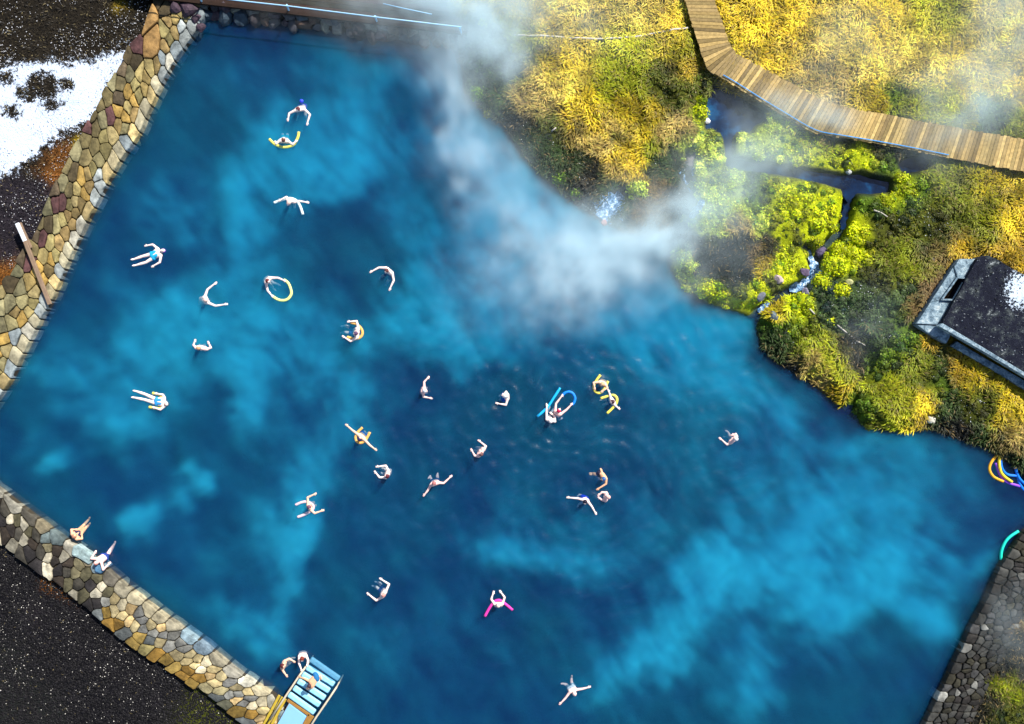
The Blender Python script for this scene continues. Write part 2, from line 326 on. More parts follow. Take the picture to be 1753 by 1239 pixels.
quads = np.stack([idx[:-1, :-1], idx[:-1, 1:], idx[1:, 1:], idx[1:, :-1]], -1).reshape(-1, 4)
cg = ground_col(X, Y)
D = sdist(POOL, X, Y)
basin = np.array([.010, .030, .050])+.02*np.clip(fbm(X*.7, Y*.7, 3, 50)[..., None]+.2, 0, 1)*np.array([.6, 1.4, 1.5])
wet = (1-smooth01(-.15, .02, D))[..., None]; cg = cg*(1-wet)+basin*wet
shore_wet = (1-smooth01(.0, .35, D))[..., None]*.75; cg = cg*(1-shore_wet)+np.array([.012, .015, .013])*shore_wet
dst = np.minimum(dist_line(STREAM, X, Y), np.minimum(dist_line(STREAM2, X, Y), np.maximum(0, np.minimum(sdist(POND, X, Y), sdist(POND2, X, Y)))))
k = (1-smooth01(.05, .35, dst))[..., None]*.85; cg = cg*(1-k)+np.array([.010, .014, .022])*k
k = (1-smooth01(.15, .5, np.minimum(dist_line(FALL, X, Y), dist_line(FALL2, X, Y))))[..., None]*.8; cg = cg*(1-k)+np.array([.12, .12, .14])*k
me = np_mesh('ground', np.stack([X, Y, Z], -1).reshape(-1, 3), quads.ravel(), np.full(len(quads), 4), cg.reshape(-1, 3))
sn = -sdist(SNOW, X, Y)
for cx, cy, r in SNOW_HOLES: sn = np.minimum(sn, np.hypot((X-cx), (Y-cy)*1.3)-r)
set_float(me, 'snow', sn); set_float(me, 'ingravel', ((X < W(700, 0)[0])).astype(float))
t = NT('ground'); col = t.attr('col').outputs['Color']; P = t.pos()
n1 = t.noise(9, 8, P, .7); n2 = t.noise(38, 5, P, .7)
c = t.mix(1.0, col, t.ramp(n1, [(.30, (.35,)*3), (.55, (.9,)*3), (.75, (1.3,)*3)]), 'MULTIPLY')
c = t.mix(1.0, c, t.ramp(n2, [(.35, (.6,)*3), (.70, (1.45,)*3)]), 'MULTIPLY')
sf = t.math('ADD', t.attr('snow').outputs['Fac'], t.math('MULTIPLY', t.math('SUBTRACT', t.noise(2.6, 10, P, .80), .50), 3.4))
sm = t.math('SMOOTH_MIN', 1.0, t.math('MULTIPLY', sf, 9), .1); sm = t.math('MAXIMUM', sm, 0.0)
c = t.mix(sm, c, t.mix(n2, (.46, .58, .78), (.74, .82, .96)))
h = t.math('ADD', t.math('MULTIPLY', n1, 1.0), t.math('ADD', t.math('MULTIPLY', n2, .4), t.math('MULTIPLY', sm, .5)))
mg = t.pbr(c, .85, t.bump(h, .8, .10), .15)
tag(link('ground', me, mg), 'ground sheet of heath, gravel, snow and grass round the hot pool', kind='structure')

# ------------------------------------------------------------ people positions (used by ripples too)
RIP = [(1031, 657, 1), (1048, 686, 1), (955, 700, 1.3), (862, 680, 1.2), (823, 770, .6), (745, 828, 1), (1030, 815, 1.2), (1002, 857, .8), (660, 808, .6), (728, 665, .8), (1250, 752, .9), (655, 1008, .5), (853, 1030, .7), (978, 1180, .7), (529, 866, .4), (517, 1128, .7), (618, 748, .3)]
# ------------------------------------------------------------ pool water: one closed body with a rippled top
wx = np.arange(-24.9, 24.95, .1); wy = np.arange(-17.9, 17.95, .1); WX, WY = np.meshgrid(wx, wy)
H = np.zeros(WX.shape)
for px, py, a in RIP:
    c0 = W(px, py); r = np.hypot(WX-c0[0], WY-c0[1]); ang = np.arctan2(WY-c0[1], WX-c0[0])
    H += a*.010*np.sin(2*math.pi*r/(.38+.05*a)+14*fbm(WX*.55, WY*.55, 3, 61))*np.exp(-r/1.7)*(.6+.6*vnoise(ang*1.6+px, r*.3, 3))
    H += a*.016*np.sin(2*math.pi*r/.7+12*fbm(WX*.4, WY*.4, 3, 62))*np.exp(-r/4.5)
cz = W(820, 850); act = np.exp(-(((WX-cz[0])/9)**2+((WY-cz[1])/7)**2))
sx = WX+2.2*fbm(WX*.25, WY*.25, 2, 63); sy = WY+2.2*fbm(WX*.25, WY*.25, 2, 64)
H += (.3+act)*.10*fbm(sx*1.1+sy*.5, (sy-sx*.9)*3.2, 3, 65)
H += .022*fbm(WX*1.3, WY*1.3, 3, 66)
nwx, nwy = len(wx), len(wy)
top = np.stack([WX, WY, H], -1).reshape(-1, 3); bot = [(-24.9, -17.9, -2.2), (24.9, -17.9, -2.2), (24.9, 17.9, -2.2), (-24.9, 17.9, -2.2)]
idx = np.arange(nwx*nwy).reshape(nwy, nwx); quads = np.stack([idx[:-1, :-1], idx[:-1, 1:], idx[1:, 1:], idx[1:, :-1]], -1).reshape(-1, 4)
nb = nwx*nwy; loops = list(quads.ravel()); sizes = [4]*len(quads)
for ring in ([*idx[0, ::-1], nb, nb+1], [*idx[::-1, -1], nb+1, nb+2], [*idx[-1, :], nb+2, nb+3], [*idx[:, 0], nb+3, nb], [nb+3, nb+2, nb+1, nb]):
    loops += [int(i) for i in ring]; sizes.append(len(ring))
me = np_mesh('pool_water', np.concatenate([top, np.array(bot)]), loops, sizes)
t = NT('pool_water')
P = t.pos(); n = t.noise(5, 4, P); bmp = t.bump(n, .5, .03)
tr = t.node('ShaderNodeBsdfTransparent', {'Color': (.90, .98, 1.0, 1)})
wc = t.mix(t.ramp(t.noise(.16, 3, P, .6), [(.42, (0,)*3), (.62, (1,)*3)]), (.0002, .017, .115), (.0005, .070, .145))
df = t.node('ShaderNodeBsdfDiffuse', {'Color': wc, 'Normal': bmp})
gl = t.node('ShaderNodeBsdfGlossy', {'Color': (1, 1, 1, 1), 'Roughness': .24, 'Normal': bmp})
m1 = t.node('ShaderNodeMixShader', {0: .26, 1: tr.outputs[0], 2: df.outputs[0]})
lw_ = t.node('ShaderNodeLayerWeight', {'Blend': .5, 'Normal': bmp})
frs = t.math('ADD', t.math('MULTIPLY', t.math('POWER', lw_.outputs['Facing'], 4.0), .75), .028)
m2 = t.node('ShaderNodeMixShader', {0: frs, 1: m1.outputs[0], 2: gl.outputs[0]})
t.l.new(m2.outputs[0], t.out.inputs[0])
WATER_VOL = True
if WATER_VOL:
    v1 = t.node('ShaderNodeVolumeScatter', {'Color': (.005, .36, .85, 1), 'Density': .11})
    v2 = t.node('ShaderNodeVolumeAbsorption', {'Color': (.01, .44, .76, 1), 'Density': .7})
    ad = t.node('ShaderNodeAddShader', {0: v1.outputs[0], 1: v2.outputs[0]})
    t.l.new(ad.outputs[0], t.out.inputs[1])
tag(link('pool_water', me, t.m), 'deep blue water of the hot pool, rippled around the bathers', kind='structure')

# ------------------------------------------------------------ clouds of milky minerals in the water, and steam over it
def blob_map(L, x, y, z, warp=(1.3, .45)):
    xx = x+warp[0]*2*fbm(x*.35, y*.35, 3, 71)+warp[1]*2*fbm(x*1.3, y*1.3, 3, 72); yy = y+warp[0]*2*fbm(x*.35+9, y*.35, 3, 73)+warp[1]*2*fbm(x*1.3, y*1.3+5, 3, 74)
    o = np.zeros(x.shape)
    for px, py, rx, ry, rot, a in L:
        c0 = W(px, py, z); dx = xx-c0[0]; dy = yy-c0[1]; cr, sr = math.cos(R(rot)), math.sin(R(rot))
        u = (dx*cr+dy*sr)/(rx/PX); v = (-dx*sr+dy*cr)/(ry/PX); o += a*np.exp(-(u*u+v*v))
    return o
MILK = [  # px, py, radius x, radius y, rotation (deg, counterclockwise), amount
 (600, 120, 130, 45, 0, .18), (560, 200, 110, 50, 10, .45), (690, 130, 60, 40, 0, .35), (770, 150, 30, 100, 8, 1.0), (590, 280, 90, 60, 20, .8), (480, 265, 60, 50, 30, .5), (430, 340, 40, 60, -20, .5), (430, 430, 55, 70, -20, .8), (530, 340, 50, 30, 0, .4),
 (400, 120, 80, 40, 0, .12), (330, 200, 50, 50, 0, .08), (300, 345, 80, 40, 10, .4), (280, 400, 60, 40, 0, .25), (200, 470, 60, 40, 0, .15), (300, 520, 90, 40, 15, .55), (350, 575, 90, 50, 0, .6), (240, 610, 110, 50, 0, .45), (270, 680, 50, 40, 0, .5), (225, 740, 50, 40, 0, .75), (90, 620, 70, 40, 0, .3), (130, 690, 60, 30, 0, .25),
 (500, 560, 60, 60, 0, .5), (430, 640, 50, 80, 25, .55), (440, 720, 30, 60, 20, .4), (560, 620, 60, 50, 0, .5), (590, 700, 50, 70, 0, .45), (520, 860, 35, 90, -10, .5), (500, 950, 35, 90, -12, .7), (470, 1040, 35, 70, -20, .55), (450, 900, 40, 60, 0, .25), (640, 750, 60, 60, 0, .25),
 (240, 885, 32, 38, 0, .7), (325, 835, 26, 36, -20, .75), (105, 805, 28, 22, 0, .5), (160, 780, 50, 16, 0, .15), (40, 760, 40, 30, 0, .18), (400, 1060, 60, 25, -10, .35), (370, 960, 60, 40, 0, .12),
 (740, 530, 90, 60, 0, .5), (680, 580, 80, 40, 0, .35), (820, 590, 80, 50, 0, .35), (800, 240, 50, 90, 25, 1.0), (850, 330, 80, 90, 35, 1.5), (920, 430, 130, 90, 30, 1.9), (1000, 400, 70, 50, 0, 1.0), (1020, 490, 110, 60, 15, 1.4), (1080, 560, 120, 60, 0, .9), (720, 400, 40, 100, 30, .35),
 (1120, 500, 70, 60, 0, .8), (1210, 560, 70, 50, 0, .6), (1170, 640, 110, 70, -20, .45), (1240, 620, 60, 60, 0, .45), (1330, 700, 100, 50, -25, .6), (1280, 790, 90, 40, 0, .3), (1450, 770, 100, 40, -10, .55), (1560, 790, 90, 40, -5, .5), (1650, 820, 60, 50, 0, .2), (1120, 720, 80, 60, 0, .2), (1370, 840, 60, 40, 0, .45),
 (860, 950, 60, 30, -5, .6), (960, 960, 60, 26, 10, .5), (900, 860, 90, 50, 0, .12), (1000, 900, 60, 30, 0, .2), (1080, 950, 80, 50, 20, .15), (1130, 880, 80, 40, 0, .15),
 (1280, 860, 60, 30, 40, .35), (1240, 970, 90, 40, 25, .9), (1330, 1000, 120, 45, 0, 1.1), (1440, 1010, 110, 50, -10, 1.1), (1540, 1040, 80, 40, -20, .8), (1440, 900, 110, 60, 20, .8), (1540, 870, 80, 50, 0, .6), (1600, 960, 110, 26, -5, .7), (1500, 960, 90, 40, 0, .8), (1190, 1050, 90, 45, 30, .8), (1130, 1110, 90, 45, 35, .65), (1060, 1160, 80, 40, 20, .45), (1270, 1190, 55, 55, 0, .55), (1270, 1110, 50, 40, 0, .4), (1380, 1060, 60, 60, 0, .35), (1460, 1130, 60, 40, 0, .18),
 (700, 1080, 90, 40, 0, .10), (620, 1100, 50, 60, 0, .15), (1160, 800, 60, 50, 0, .2), (1560, 1100, 60, 60, 0, .10)]
STEAM = [
 (850, -10, 110, 60, 0, 2.6), (760, 10, 110, 34, -8, 1.5), (660, 6, 60, 16, -8, .8), (845, 90, 42, 55, 0, 1.9), (880, 130, 30, 24, 0, .8), (800, 60, 40, 50, 0, 1.3), (770, 130, 16, 80, 8, .9), (790, 280, 30, 24, 0, .9), (775, 210, 18, 40, 0, .6), (870, 360, 40, 24, -30, .3),
 (1000, 480, 60, 45, 25, .9), (1050, 440, 80, 36, 25, 1.2), (960, 470, 90, 40, 20, .35), (900, 400, 80, 60, 30, .4), (840, 300, 50, 70, 30, .35), (1110, 400, 60, 32, 15, 2.2), (1165, 390, 60, 30, 20, 1.9), (1185, 330, 26, 50, 0, 1.3), (1190, 380, 40, 30, 0, 1.3), (1235, 340, 40, 40, 30, .9), (1250, 300, 40, 26, 0, 1.1), (1290, 250, 40, 30, 10, 1.6), (1330, 280, 46, 22, 0, .8), (1260, 270, 26, 22, 0, .9), (1210, 290, 30, 20, 0, .5), (1290, 330, 40, 50, 0, .7), (1080, 350, 50, 30, 0, .5), (960, 430, 60, 50, 0, .35),
 (1370, 178, 40, 24, -30, 1.9), (1340, 165, 44, 18, -30, .9), (1400, 200, 30, 20, 0, 1.0), (1290, 200, 36, 18, -20, .45), (1480, 80, 90, 70, 20, .30), (1440, 90, 60, 40, 50, .35), (1650, 215, 52, 22, 20, 1.2), (1610, 240, 46, 18, 20, 1.0), (1655, 150, 40, 60, 10, 1.1), (1700, 60, 44, 100, 0, 1.1), (1745, 20, 34, 90, 0, 1.3), (1600, 150, 40, 34, 20, .8), (1590, 270, 30, 50, 0, .3),
 (1480, 550, 50, 50, 30, .28), (1230, 440, 60, 50, 0, .35), (1715, 1065, 40, 40, 0, .22), (1745, 1080, 40, 60, 0, .2), (1640, 470, 10, 10, 0, .0)]
def volume_thing(name, amounts, z0, z1, nzv, shader_col, dens, vox, prof, aniso=0.0):
    x0, x1, y0, y1 = -24.4, 24.4, -17.4, 17.4
    ax = np.arange(x0, x1+1e-6, vox); ay = np.arange(y0, y1+1e-6, vox); AX, AY = np.meshgrid(ax, ay)
    A = amounts(AX, AY); me = bpy.data.meshes.new(name)
    Vv = np.stack([AX, AY, np.full(AX.shape, z0)], -1).reshape(-1, 3).astype(np.float32)
    me.vertices.add(len(Vv)); me.vertices.foreach_set('co', Vv.ravel()); set_float(me, 'amount', A)
    t = NT(name)
    pv = t.node('ShaderNodeVolumePrincipled', {'Color': (*shader_col, 1), 'Density': dens, 'Anisotropy': aniso})
    t.l.new(pv.outputs[0], t.out.inputs[1])
    o = bpy.data.objects.new(name, me); COL.objects.link(o); me.materials.append(t.m)
    ng = bpy.data.node_groups.new(name+'_volume', 'GeometryNodeTree')
    ng.interface.new_socket('Geometry', in_out='INPUT', socket_type='NodeSocketGeometry'); ng.interface.new_socket('Geometry', in_out='OUTPUT', socket_type='NodeSocketGeometry')
    N = ng.nodes; L = ng.links; gi = N.new('NodeGroupInput'); go = N.new('NodeGroupOutput')
    def mth(op, a, b=0.0):
        n = N.new('ShaderNodeMath'); n.operation = op
        for k, v in ((0, a), (1, b)):
            if isinstance(v, bpy.types.NodeSocket): L.new(v, n.inputs[k])
            else: n.inputs[k].default_value = v
        return n.outputs[0]
    ps = N.new('GeometryNodeInputPosition'); sp = N.new('ShaderNodeSeparateXYZ'); L.new(ps.outputs[0], sp.inputs[0])
    nxv = len(ax); nyv = len(ay)
    ix = mth('MINIMUM', mth('MAXIMUM', mth('ROUND', mth('DIVIDE', mth('SUBTRACT', sp.outputs[0], x0), vox)), 0), nxv-1)
    iy = mth('MINIMUM', mth('MAXIMUM', mth('ROUND', mth('DIVIDE', mth('SUBTRACT', sp.outputs[1], y0), vox)), 0), nyv-1)
    ii = mth('ADD', ix, mth('MULTIPLY', iy, nxv))
    at = N.new('GeometryNodeInputNamedAttribute'); at.data_type = 'FLOAT'; at.inputs[0].default_value = 'amount'
    si = N.new('GeometryNodeSampleIndex'); si.data_type = 'FLOAT'; si.domain = 'POINT'
    L.new(gi.outputs[0], si.inputs[0]); L.new(at.outputs[0], si.inputs[1]); L.new(ii, si.inputs[-1])
    nz = N.new('ShaderNodeTexNoise'); L.new(ps.outputs[0], nz.inputs['Vector']); nz.inputs['Scale'].default_value = .9; nz.inputs['Detail'].default_value = 3
    k = mth('MAXIMUM', mth('SUBTRACT', mth('MULTIPLY', nz.outputs[0], 2.0), .10), .08)
    zt = mth('DIVIDE', mth('SUBTRACT', sp.outputs[2], z0), z1-z0)
    f = mth('MAXIMUM', mth('SUBTRACT', 1.0, mth('POWER', zt, 1.5)), 0.0) if prof else 1.0
    dn = mth('MULTIPLY', mth('MULTIPLY', si.outputs[0], k), f)
    vc = N.new('GeometryNodeVolumeCube'); L.new(dn, vc.inputs['Density'])
    vc.inputs['Min'].default_value = (x0, y0, z0); vc.inputs['Max'].default_value = (x1, y1, z1)
    vc.inputs['Resolution X'].default_value = nxv; vc.inputs['Resolution Y'].default_value = nyv; vc.inputs['Resolution Z'].default_value = nzv
    sm_ = N.new('GeometryNodeSetMaterial'); sm_.inputs['Material'].default_value = t.m
    L.new(vc.outputs[0], sm_.inputs[0]); L.new(sm_.outputs[0], go.inputs[0])
    md = o.modifiers.new('volume', 'NODES'); md.node_group = ng
    return o
def milk_amount(x, y):
    a = blob_map(MILK, x, y, -.3); a = a*(.25+2.2*(fbm(x*.42, y*.42, 6, 81, .6)+.34))-.10; a = .12*np.log1p(np.exp(np.clip(a/.12, -30, 30)))+.015*np.clip(fbm(x*.3, y*.3, 4, 83)+.3, 0, 1); st = fbm((x*.8+y*.6)*1.5+2*fbm(x*.3, y*.3, 2, 87), (y*.8-x*.6)*.45, 4, 86, .6); a = a*np.clip(1+1.9*st, .15, 3); a = 1.9*(1-np.exp(-a/1.9))
    return a*smooth01(.0, -.25, sdist(POOL, x, y))
def steam_amount(x, y):
    a = blob_map(STEAM, x, y, .8, (.9, .45)); w2 = blob_map([(p, q, rx*1.8, ry*1.8, ro, am*.30) for p, q, rx, ry, ro, am in STEAM], x, y, .8, (1.2, .5))
    a = a*.85*(.3+1.9*np.clip(fbm(x*.8, y*.8, 5, 85, .6)+.32, 0, 1))+w2*(.4+1.6*np.clip(fbm(x*.4, y*.4, 5, 88, .6)+.3, 0, 1))
    return np.maximum(a-.02, 0)
MO = volume_thing('mineral_haze', milk_amount, -.85, -.06, 5, (.05, .78, .98), 2.1, .16, False, -.3)
tag(MO, 'pale cyan clouds of milky minerals drifting in the pool water', kind='stuff')
SO = volume_thing('steam', steam_amount, .2, 2.0, 8, (.80, .94, 1.0), .46, .16, True, -.2)
tag(SO, 'white steam drifting off the hot pool and over the springs', kind='stuff')
# ------------------------------------------------------------ springs and stream above the pool
def poly_area(P): return .5*sum(P[i][0]*P[(i+1) % len(P)][1]-P[(i+1) % len(P)][0]*P[i][1] for i in range(len(P)))
def ccw(P):
    P = [tuple(p[:2]) for p in P]; return P if poly_area(P) > 0 else P[::-1]
def prism(mb, P, z0, z1, top=None):
    """P: xy polygon; z1 may be a list of heights"""
    if poly_area(P) < 0:
        P = P[::-1]
        if isinstance(z1, list): z1 = z1[::-1]
    n = len(P); zt = z1 if isinstance(z1, list) else [z1]*n
    V = [(p[0], p[1], z0) for p in P]+[(p[0], p[1], z) for p, z in zip(P, zt)]
    mb.add(V, [tuple(range(n))[::-1], tuple(range(n, 2*n))]+[(i, (i+1) % n, n+(i+1) % n, n+i) for i in range(n)])
def grow(P, d):
    P = np.array(ccw(P)); n = len(P); out = []
    for i in range(n):
        a = P[i]-P[i-1]; b = P[(i+1) % n]-P[i]; na = np.array([a[1], -a[0]])/(np.hypot(*a)+1e-9); nb_ = np.array([b[1], -b[0]])/(np.hypot(*b)+1e-9)
        m = na+nb_; L = np.hypot(*m); m = m/(L+1e-9); out.append(tuple(P[i]+m*min(d/max(.35, L/2), 2.2*abs(d))*(1 if d > 0 else (-1 if d > 0 else 1))*1.0))
    return out
t = NT('spring_water'); P_ = t.pos()
cc = t.ramp(t.noise(1.1, 4, P_), [(.35, (.002, .005, .016)), (.56, (.004, .02, .065)), (.75, (.012, .10, .24))])
M_SPRING = t.pbr(cc, .08, t.bump(t.noise(7, 4, P_), .25, .03), .5)
for nm, PP in (('spring_water', POND), ('spring_water', POND2)):
    mb = MB(); prism(mb, grow(PP, .12), .05, .30); o = mb.build(nm, M_SPRING); tag(o, kind='structure')
t = NT('foaming_water'); P_ = t.pos(); n = t.noise(7, 8, P_, .75)
f = t.ramp(n, [(.44, (.02, .09, .22)), (.53, (.16, .36, .62)), (.60, (.85, .92, .98))])
M_FOAM = t.pbr(f, .3, t.bump(n, .6, .06), .5)
def sheet(name, spine, widths, mat, lift=.05, nseg=10):
    """a strip of water that follows the ground"""
    S = catmull([W(x, y, .2) for x, y in spine], 5); m = len(S); V = []; F = []
    ws = np.interp(np.linspace(0, 1, m), np.linspace(0, 1, len(widths)), widths)
    for i, p in enumerate(S):
        d = (S[min(i+1, m-1)]-S[max(i-1, 0)]); d.z = 0; d.normalize(); s_ = Vector((-d.y, d.x, 0))
        for k in range(nseg+1):
            q = p+s_*(k/nseg-.5)*ws[i]*(1+.25*math.sin(i*1.7+k)); g = float(ground_at(np.array([q.x]), np.array([q.y]))[0])
            V.append((q.x, q.y, max(g, .0)+lift+.03*random.random()))
    for i in range(m-1):
        for k in range(nseg): a = i*(nseg+1)+k; F.append((a, a+1, a+nseg+2, a+nseg+1))
    mb = MB(); mb.add(V, F); return tag(mb.build(name, mat, smooth=True), kind='structure')
sheet('cascade_water', [(1066, 333), (1054, 345), (1042, 358), (1030, 374)], [.35, .9, 1.35, .9], M_FOAM)
sheet('cascade_water', [(1186, 274), (1170, 290), (1160, 300)], [.10, .16, .06], M_FOAM, .08, 4)
sheet('cascade_water', [(1188, 276), (1186, 290), (1185, 302)], [.10, .14, .05], M_FOAM, .08, 4)
sheet('cascade_water', [(1172, 296), (1172, 308), (1178, 316), (1182, 328)], [.08, .09, .12, .06], M_FOAM, .06, 4)
sheet('cascade_water', [(1200, 345), (1192, 360), (1182, 372)], [.2, .35, .2], M_FOAM, .05, 5)
sheet('stream_water', [(1385, 428), (1390, 442), (1396, 458), (1392, 476), (1376, 488), (1352, 494)], [.18, .2, .45, .5, .5, .3], M_FOAM, .07, 6)
sheet('stream_water', [(1452, 336), (1450, 352), (1446, 372), (1443, 392)], [.3, .3, .28, .2], M_SPRING, .12, 4)
sheet('stream_water', [(1318, 516), (1308, 526), (1300, 534)], [.2, .28, .2], M_FOAM, .06, 4)

# ------------------------------------------------------------ stone walls round the pool
M_STONE = vcol('wall_stone', .75, .62, 3.2, .9, .05, .22, 9)
M_BED = simple('mortar', (.040, .032, .020), .95, .3, 12)
def resample(L, n, z=0.):
    P = np.array([tuple(W(x, y, z)[:2]) for x, y in L]); d = np.concatenate([[0], np.cumsum(np.hypot(*np.diff(P, axis=0).T))])
    u = np.linspace(0, d[-1], n); return np.stack([np.interp(u, d, P[:, 0]), np.interp(u, d, P[:, 1])], -1), d[-1]
def clip(poly, px, py, nx_, ny_):
    out = []; n = len(poly)
    for i in range(n):
        a = poly[i]; b = poly[(i+1) % n]; da = (a[0]-px)*nx_+(a[1]-py)*ny_; db = (b[0]-px)*nx_+(b[1]-py)*ny_
        if da <= 0: out.append(a)
        if (da < 0) != (db < 0) and abs(da-db) > 1e-12:
            t_ = da/(da-db); out.append((a[0]+(b[0]-a[0])*t_, a[1]+(b[1]-a[1])*t_))
    return out
def stone_mesh(mb, P, z0, z1, rng, gap=.015, rough=.03, tilt=.05):
    P = ccw(P); P = grow(P, -gap)
    if len(P) < 3 or poly_area(P) < .006: return False
    Q = []                                                   # round the corners, keep the sides straight
    n = len(P)
    for i in range(n):
        a, b = P[i], P[(i+1) % n]; L = math.hypot(b[0]-a[0], b[1]-a[1])
        if L < .04: Q.append(((a[0]+b[0])/2, (a[1]+b[1])/2)); continue
        c = min(.20, .035/L)+rng.uniform(0, .04); Q += [(a[0]+(b[0]-a[0])*c, a[1]+(b[1]-a[1])*c)]
        if L > .28: m = rng.uniform(.35, .65); j = rng.uniform(-.03, .03); Q.append((a[0]+(b[0]-a[0])*m+(b[1]-a[1])/L*j, a[1]+(b[1]-a[1])*m-(b[0]-a[0])/L*j))
        Q += [(a[0]+(b[0]-a[0])*(1-c), a[1]+(b[1]-a[1])*(1-c))]
    cx = sum(p[0] for p in Q)/len(Q); cy = sum(p[1] for p in Q)/len(Q); n = len(Q)
    tx, ty = rng.uniform(-tilt, tilt), rng.uniform(-tilt, tilt); hz = z1+rng.uniform(-rough, rough)
    h = lambda x, y: hz+(x-cx)*tx+(y-cy)*ty
    V = [(x, y, z0) for x, y in Q]+[(x, y, h(x, y)-.045) for x, y in Q]
    sc = lambda k, dz: [(cx+(x-cx)*k, cy+(y-cy)*k, h(x, y)+dz+rng.uniform(-.006, .006)) for x, y in Q]
    V += sc(.93, -.008)+sc(.6, .006); V.append((cx, cy, hz+.012))
    F = [tuple(range(n))[::-1]]
    for r in range(3): F += [(r*n+i, r*n+(i+1) % n, (r+1)*n+(i+1) % n, (r+1)*n+i) for i in range(n)]
    F += [(3*n+i, 3*n+(i+1) % n, 4*n) for i in range(n)]
    base = mb.col; n0 = len(mb.V); mb.add(V, F)
    d2 = (rng.uniform(.6, 1.5),)*3                             # worn patch on part of the face
    ang = rng.uniform(0, 6.28)
    for i in range(n0, len(mb.V)):
        x, y, _ = mb.V[i]; s_ = (x-cx)*math.cos(ang)+(y-cy)*math.sin(ang)
        if s_ > .03: mb.C[i] = tuple(min(.9, c*q) for c, q in zip(base, d2))
    return True
def stone_wall(label, INL, OUTL, palette, edge, seed, ztop=.42, size=.62, edge_len=.62, big=(), specials=None, keep=100):
    rng = random.Random(seed); n = 160
    A, LA = resample(INL, n, ztop-.08); B, LB = resample(OUTL, n, .35)
    # match the two sides by nearest progress, so the band does not shear
    L = (LA+LB)/2; wd = np.hypot(*(A-B).T); Wd = float(np.median(wd))
    def wp(s, v):
        u = np.clip(s/L, 0, 1)*(n-1); i = min(int(u), n-2); f = u-i; a = A[i]*(1-f)+A[i+1]*f; b = B[i]*(1-f)+B[i+1]*f
        q = v/Wd; return (a[0]*(1-q)+b[0]*q, a[1]*(1-q)+b[1]*q)
    seeds = []; s = 0
    while s < L: seeds.append((s+.3, edge*.5, 'e')); s += edge_len*rng.uniform(.7, 1.25)
    for b in big: seeds.append((*b, 'b'))
    tries = 0
    while tries < 6000:
        tries += 1; p = (rng.uniform(0, L), rng.uniform(edge, Wd)); r = size*(.72 if p[1] < edge*2.2 else 1.0)*rng.choice((.55, .75, .95, 1.15, 1.45))
        if all(math.hypot(p[0]-q[0], p[1]-q[1]) > (r if q[2] != 'b' else 1.0) for q in seeds): seeds.append((*p, 'i'))
    root = empty('stone_wall', W(*INL[len(INL)//2], 0), label, 'wall')
    mb = MB(); zb = ztop-.13
    Vb = [(x, y, z) for i in range(n) for (x, y), z in ((A[i], -1.6), (A[i]*.985+B[i]*.015, zb), (B[i], zb), (B[i], -.2))]
    mb.add(Vb, [(4*i+k, 4*i+k+1, 4*i+k+5, 4*i+k+4) for i in range(n-1) for k in range(3)])
    mb.build('wall_bed', M_BED, root)
    cells = []
    for i, (sx_, sy_, kd) in enumerate(seeds):
        poly = [(-.2, 0), (L, 0), (L, Wd+rng.uniform(-.1, .25)), (-.2, Wd+rng.uniform(-.1, .25))]
        for j, q in enumerate(seeds):
            if i == j: continue
            dx, dy = q[0]-sx_, q[1]-sy_
            if dx*dx+dy*dy > 9: continue
            w_ = .5 if kd == q[2] or 'b' not in (kd, q[2]) else (.62 if kd == 'b' else .38)
            poly = clip(poly, sx_+dx*w_, sy_+dy*w_, dx, dy)
            if len(poly) < 3: break
        if len(poly) >= 3 and abs(poly_area(poly)) > .02: cells.append((abs(poly_area(poly)), poly, sx_, sy_, kd))
    ps_ = lambda c: wp(c[2], c[3])
    inview = lambda c: abs(ps_(c)[0]) < 23.4 and abs(ps_(c)[1]) < 16.7
    cells.sort(key=lambda c: (-int(inview(c)), -c[0])); rest = MB(); kept = 0
    for ar, poly, sx_, sy_, kd in cells:
        P = [wp(*p) for p in poly]; col = palette(sx_/L, sy_/Wd, rng, kd)
        jit = rng.uniform(.55, 1.0); col = tuple(min(.85, c*jit) for c in col)
        lone = kept < keep-1 and abs(P[0][0]) < 23.6 and abs(P[0][1]) < 16.9; m = MB() if lone else rest; m.col = col
        ok = stone_mesh(m, P, -.45 if sy_ < edge else zb-.12, ztop-(.02 if sy_ < edge else 0)+(.05 if kd == 'b' else 0), rng)
        if ok and lone: m.build('stone', M_STONE, root, colours=True); kept += 1
    if rest.V:
        tag(rest.build('stones', M_STONE, root, colours=True), kind='stuff')
    return root
def pal_left(u, v, r, kd):
    if kd == 'b': return (.34, .20, .07)
    if v < .27: return r.choice([(.40, .36, .24), (.32, .35, .34), (.48, .37, .17), (.42, .40, .32), (.24, .28, .29), (.40, .34, .20), (.30, .33, .32)])
    if v < .6: return r.choice([(.34, .25, .09), (.24, .20, .08), (.18, .13, .05), (.30, .25, .10), (.38, .30, .12), (.26, .18, .07), (.34, .27, .12), (.22, .19, .09), (.40, .26, .07)])
    return r.choice([(.10, .08, .035), (.08, .06, .03), (.13, .105, .045), (.16, .13, .06), (.20, .16, .07), (.10, .075, .045), (.11, .05, .05), (.14, .13, .07), (.19, .17, .09)])
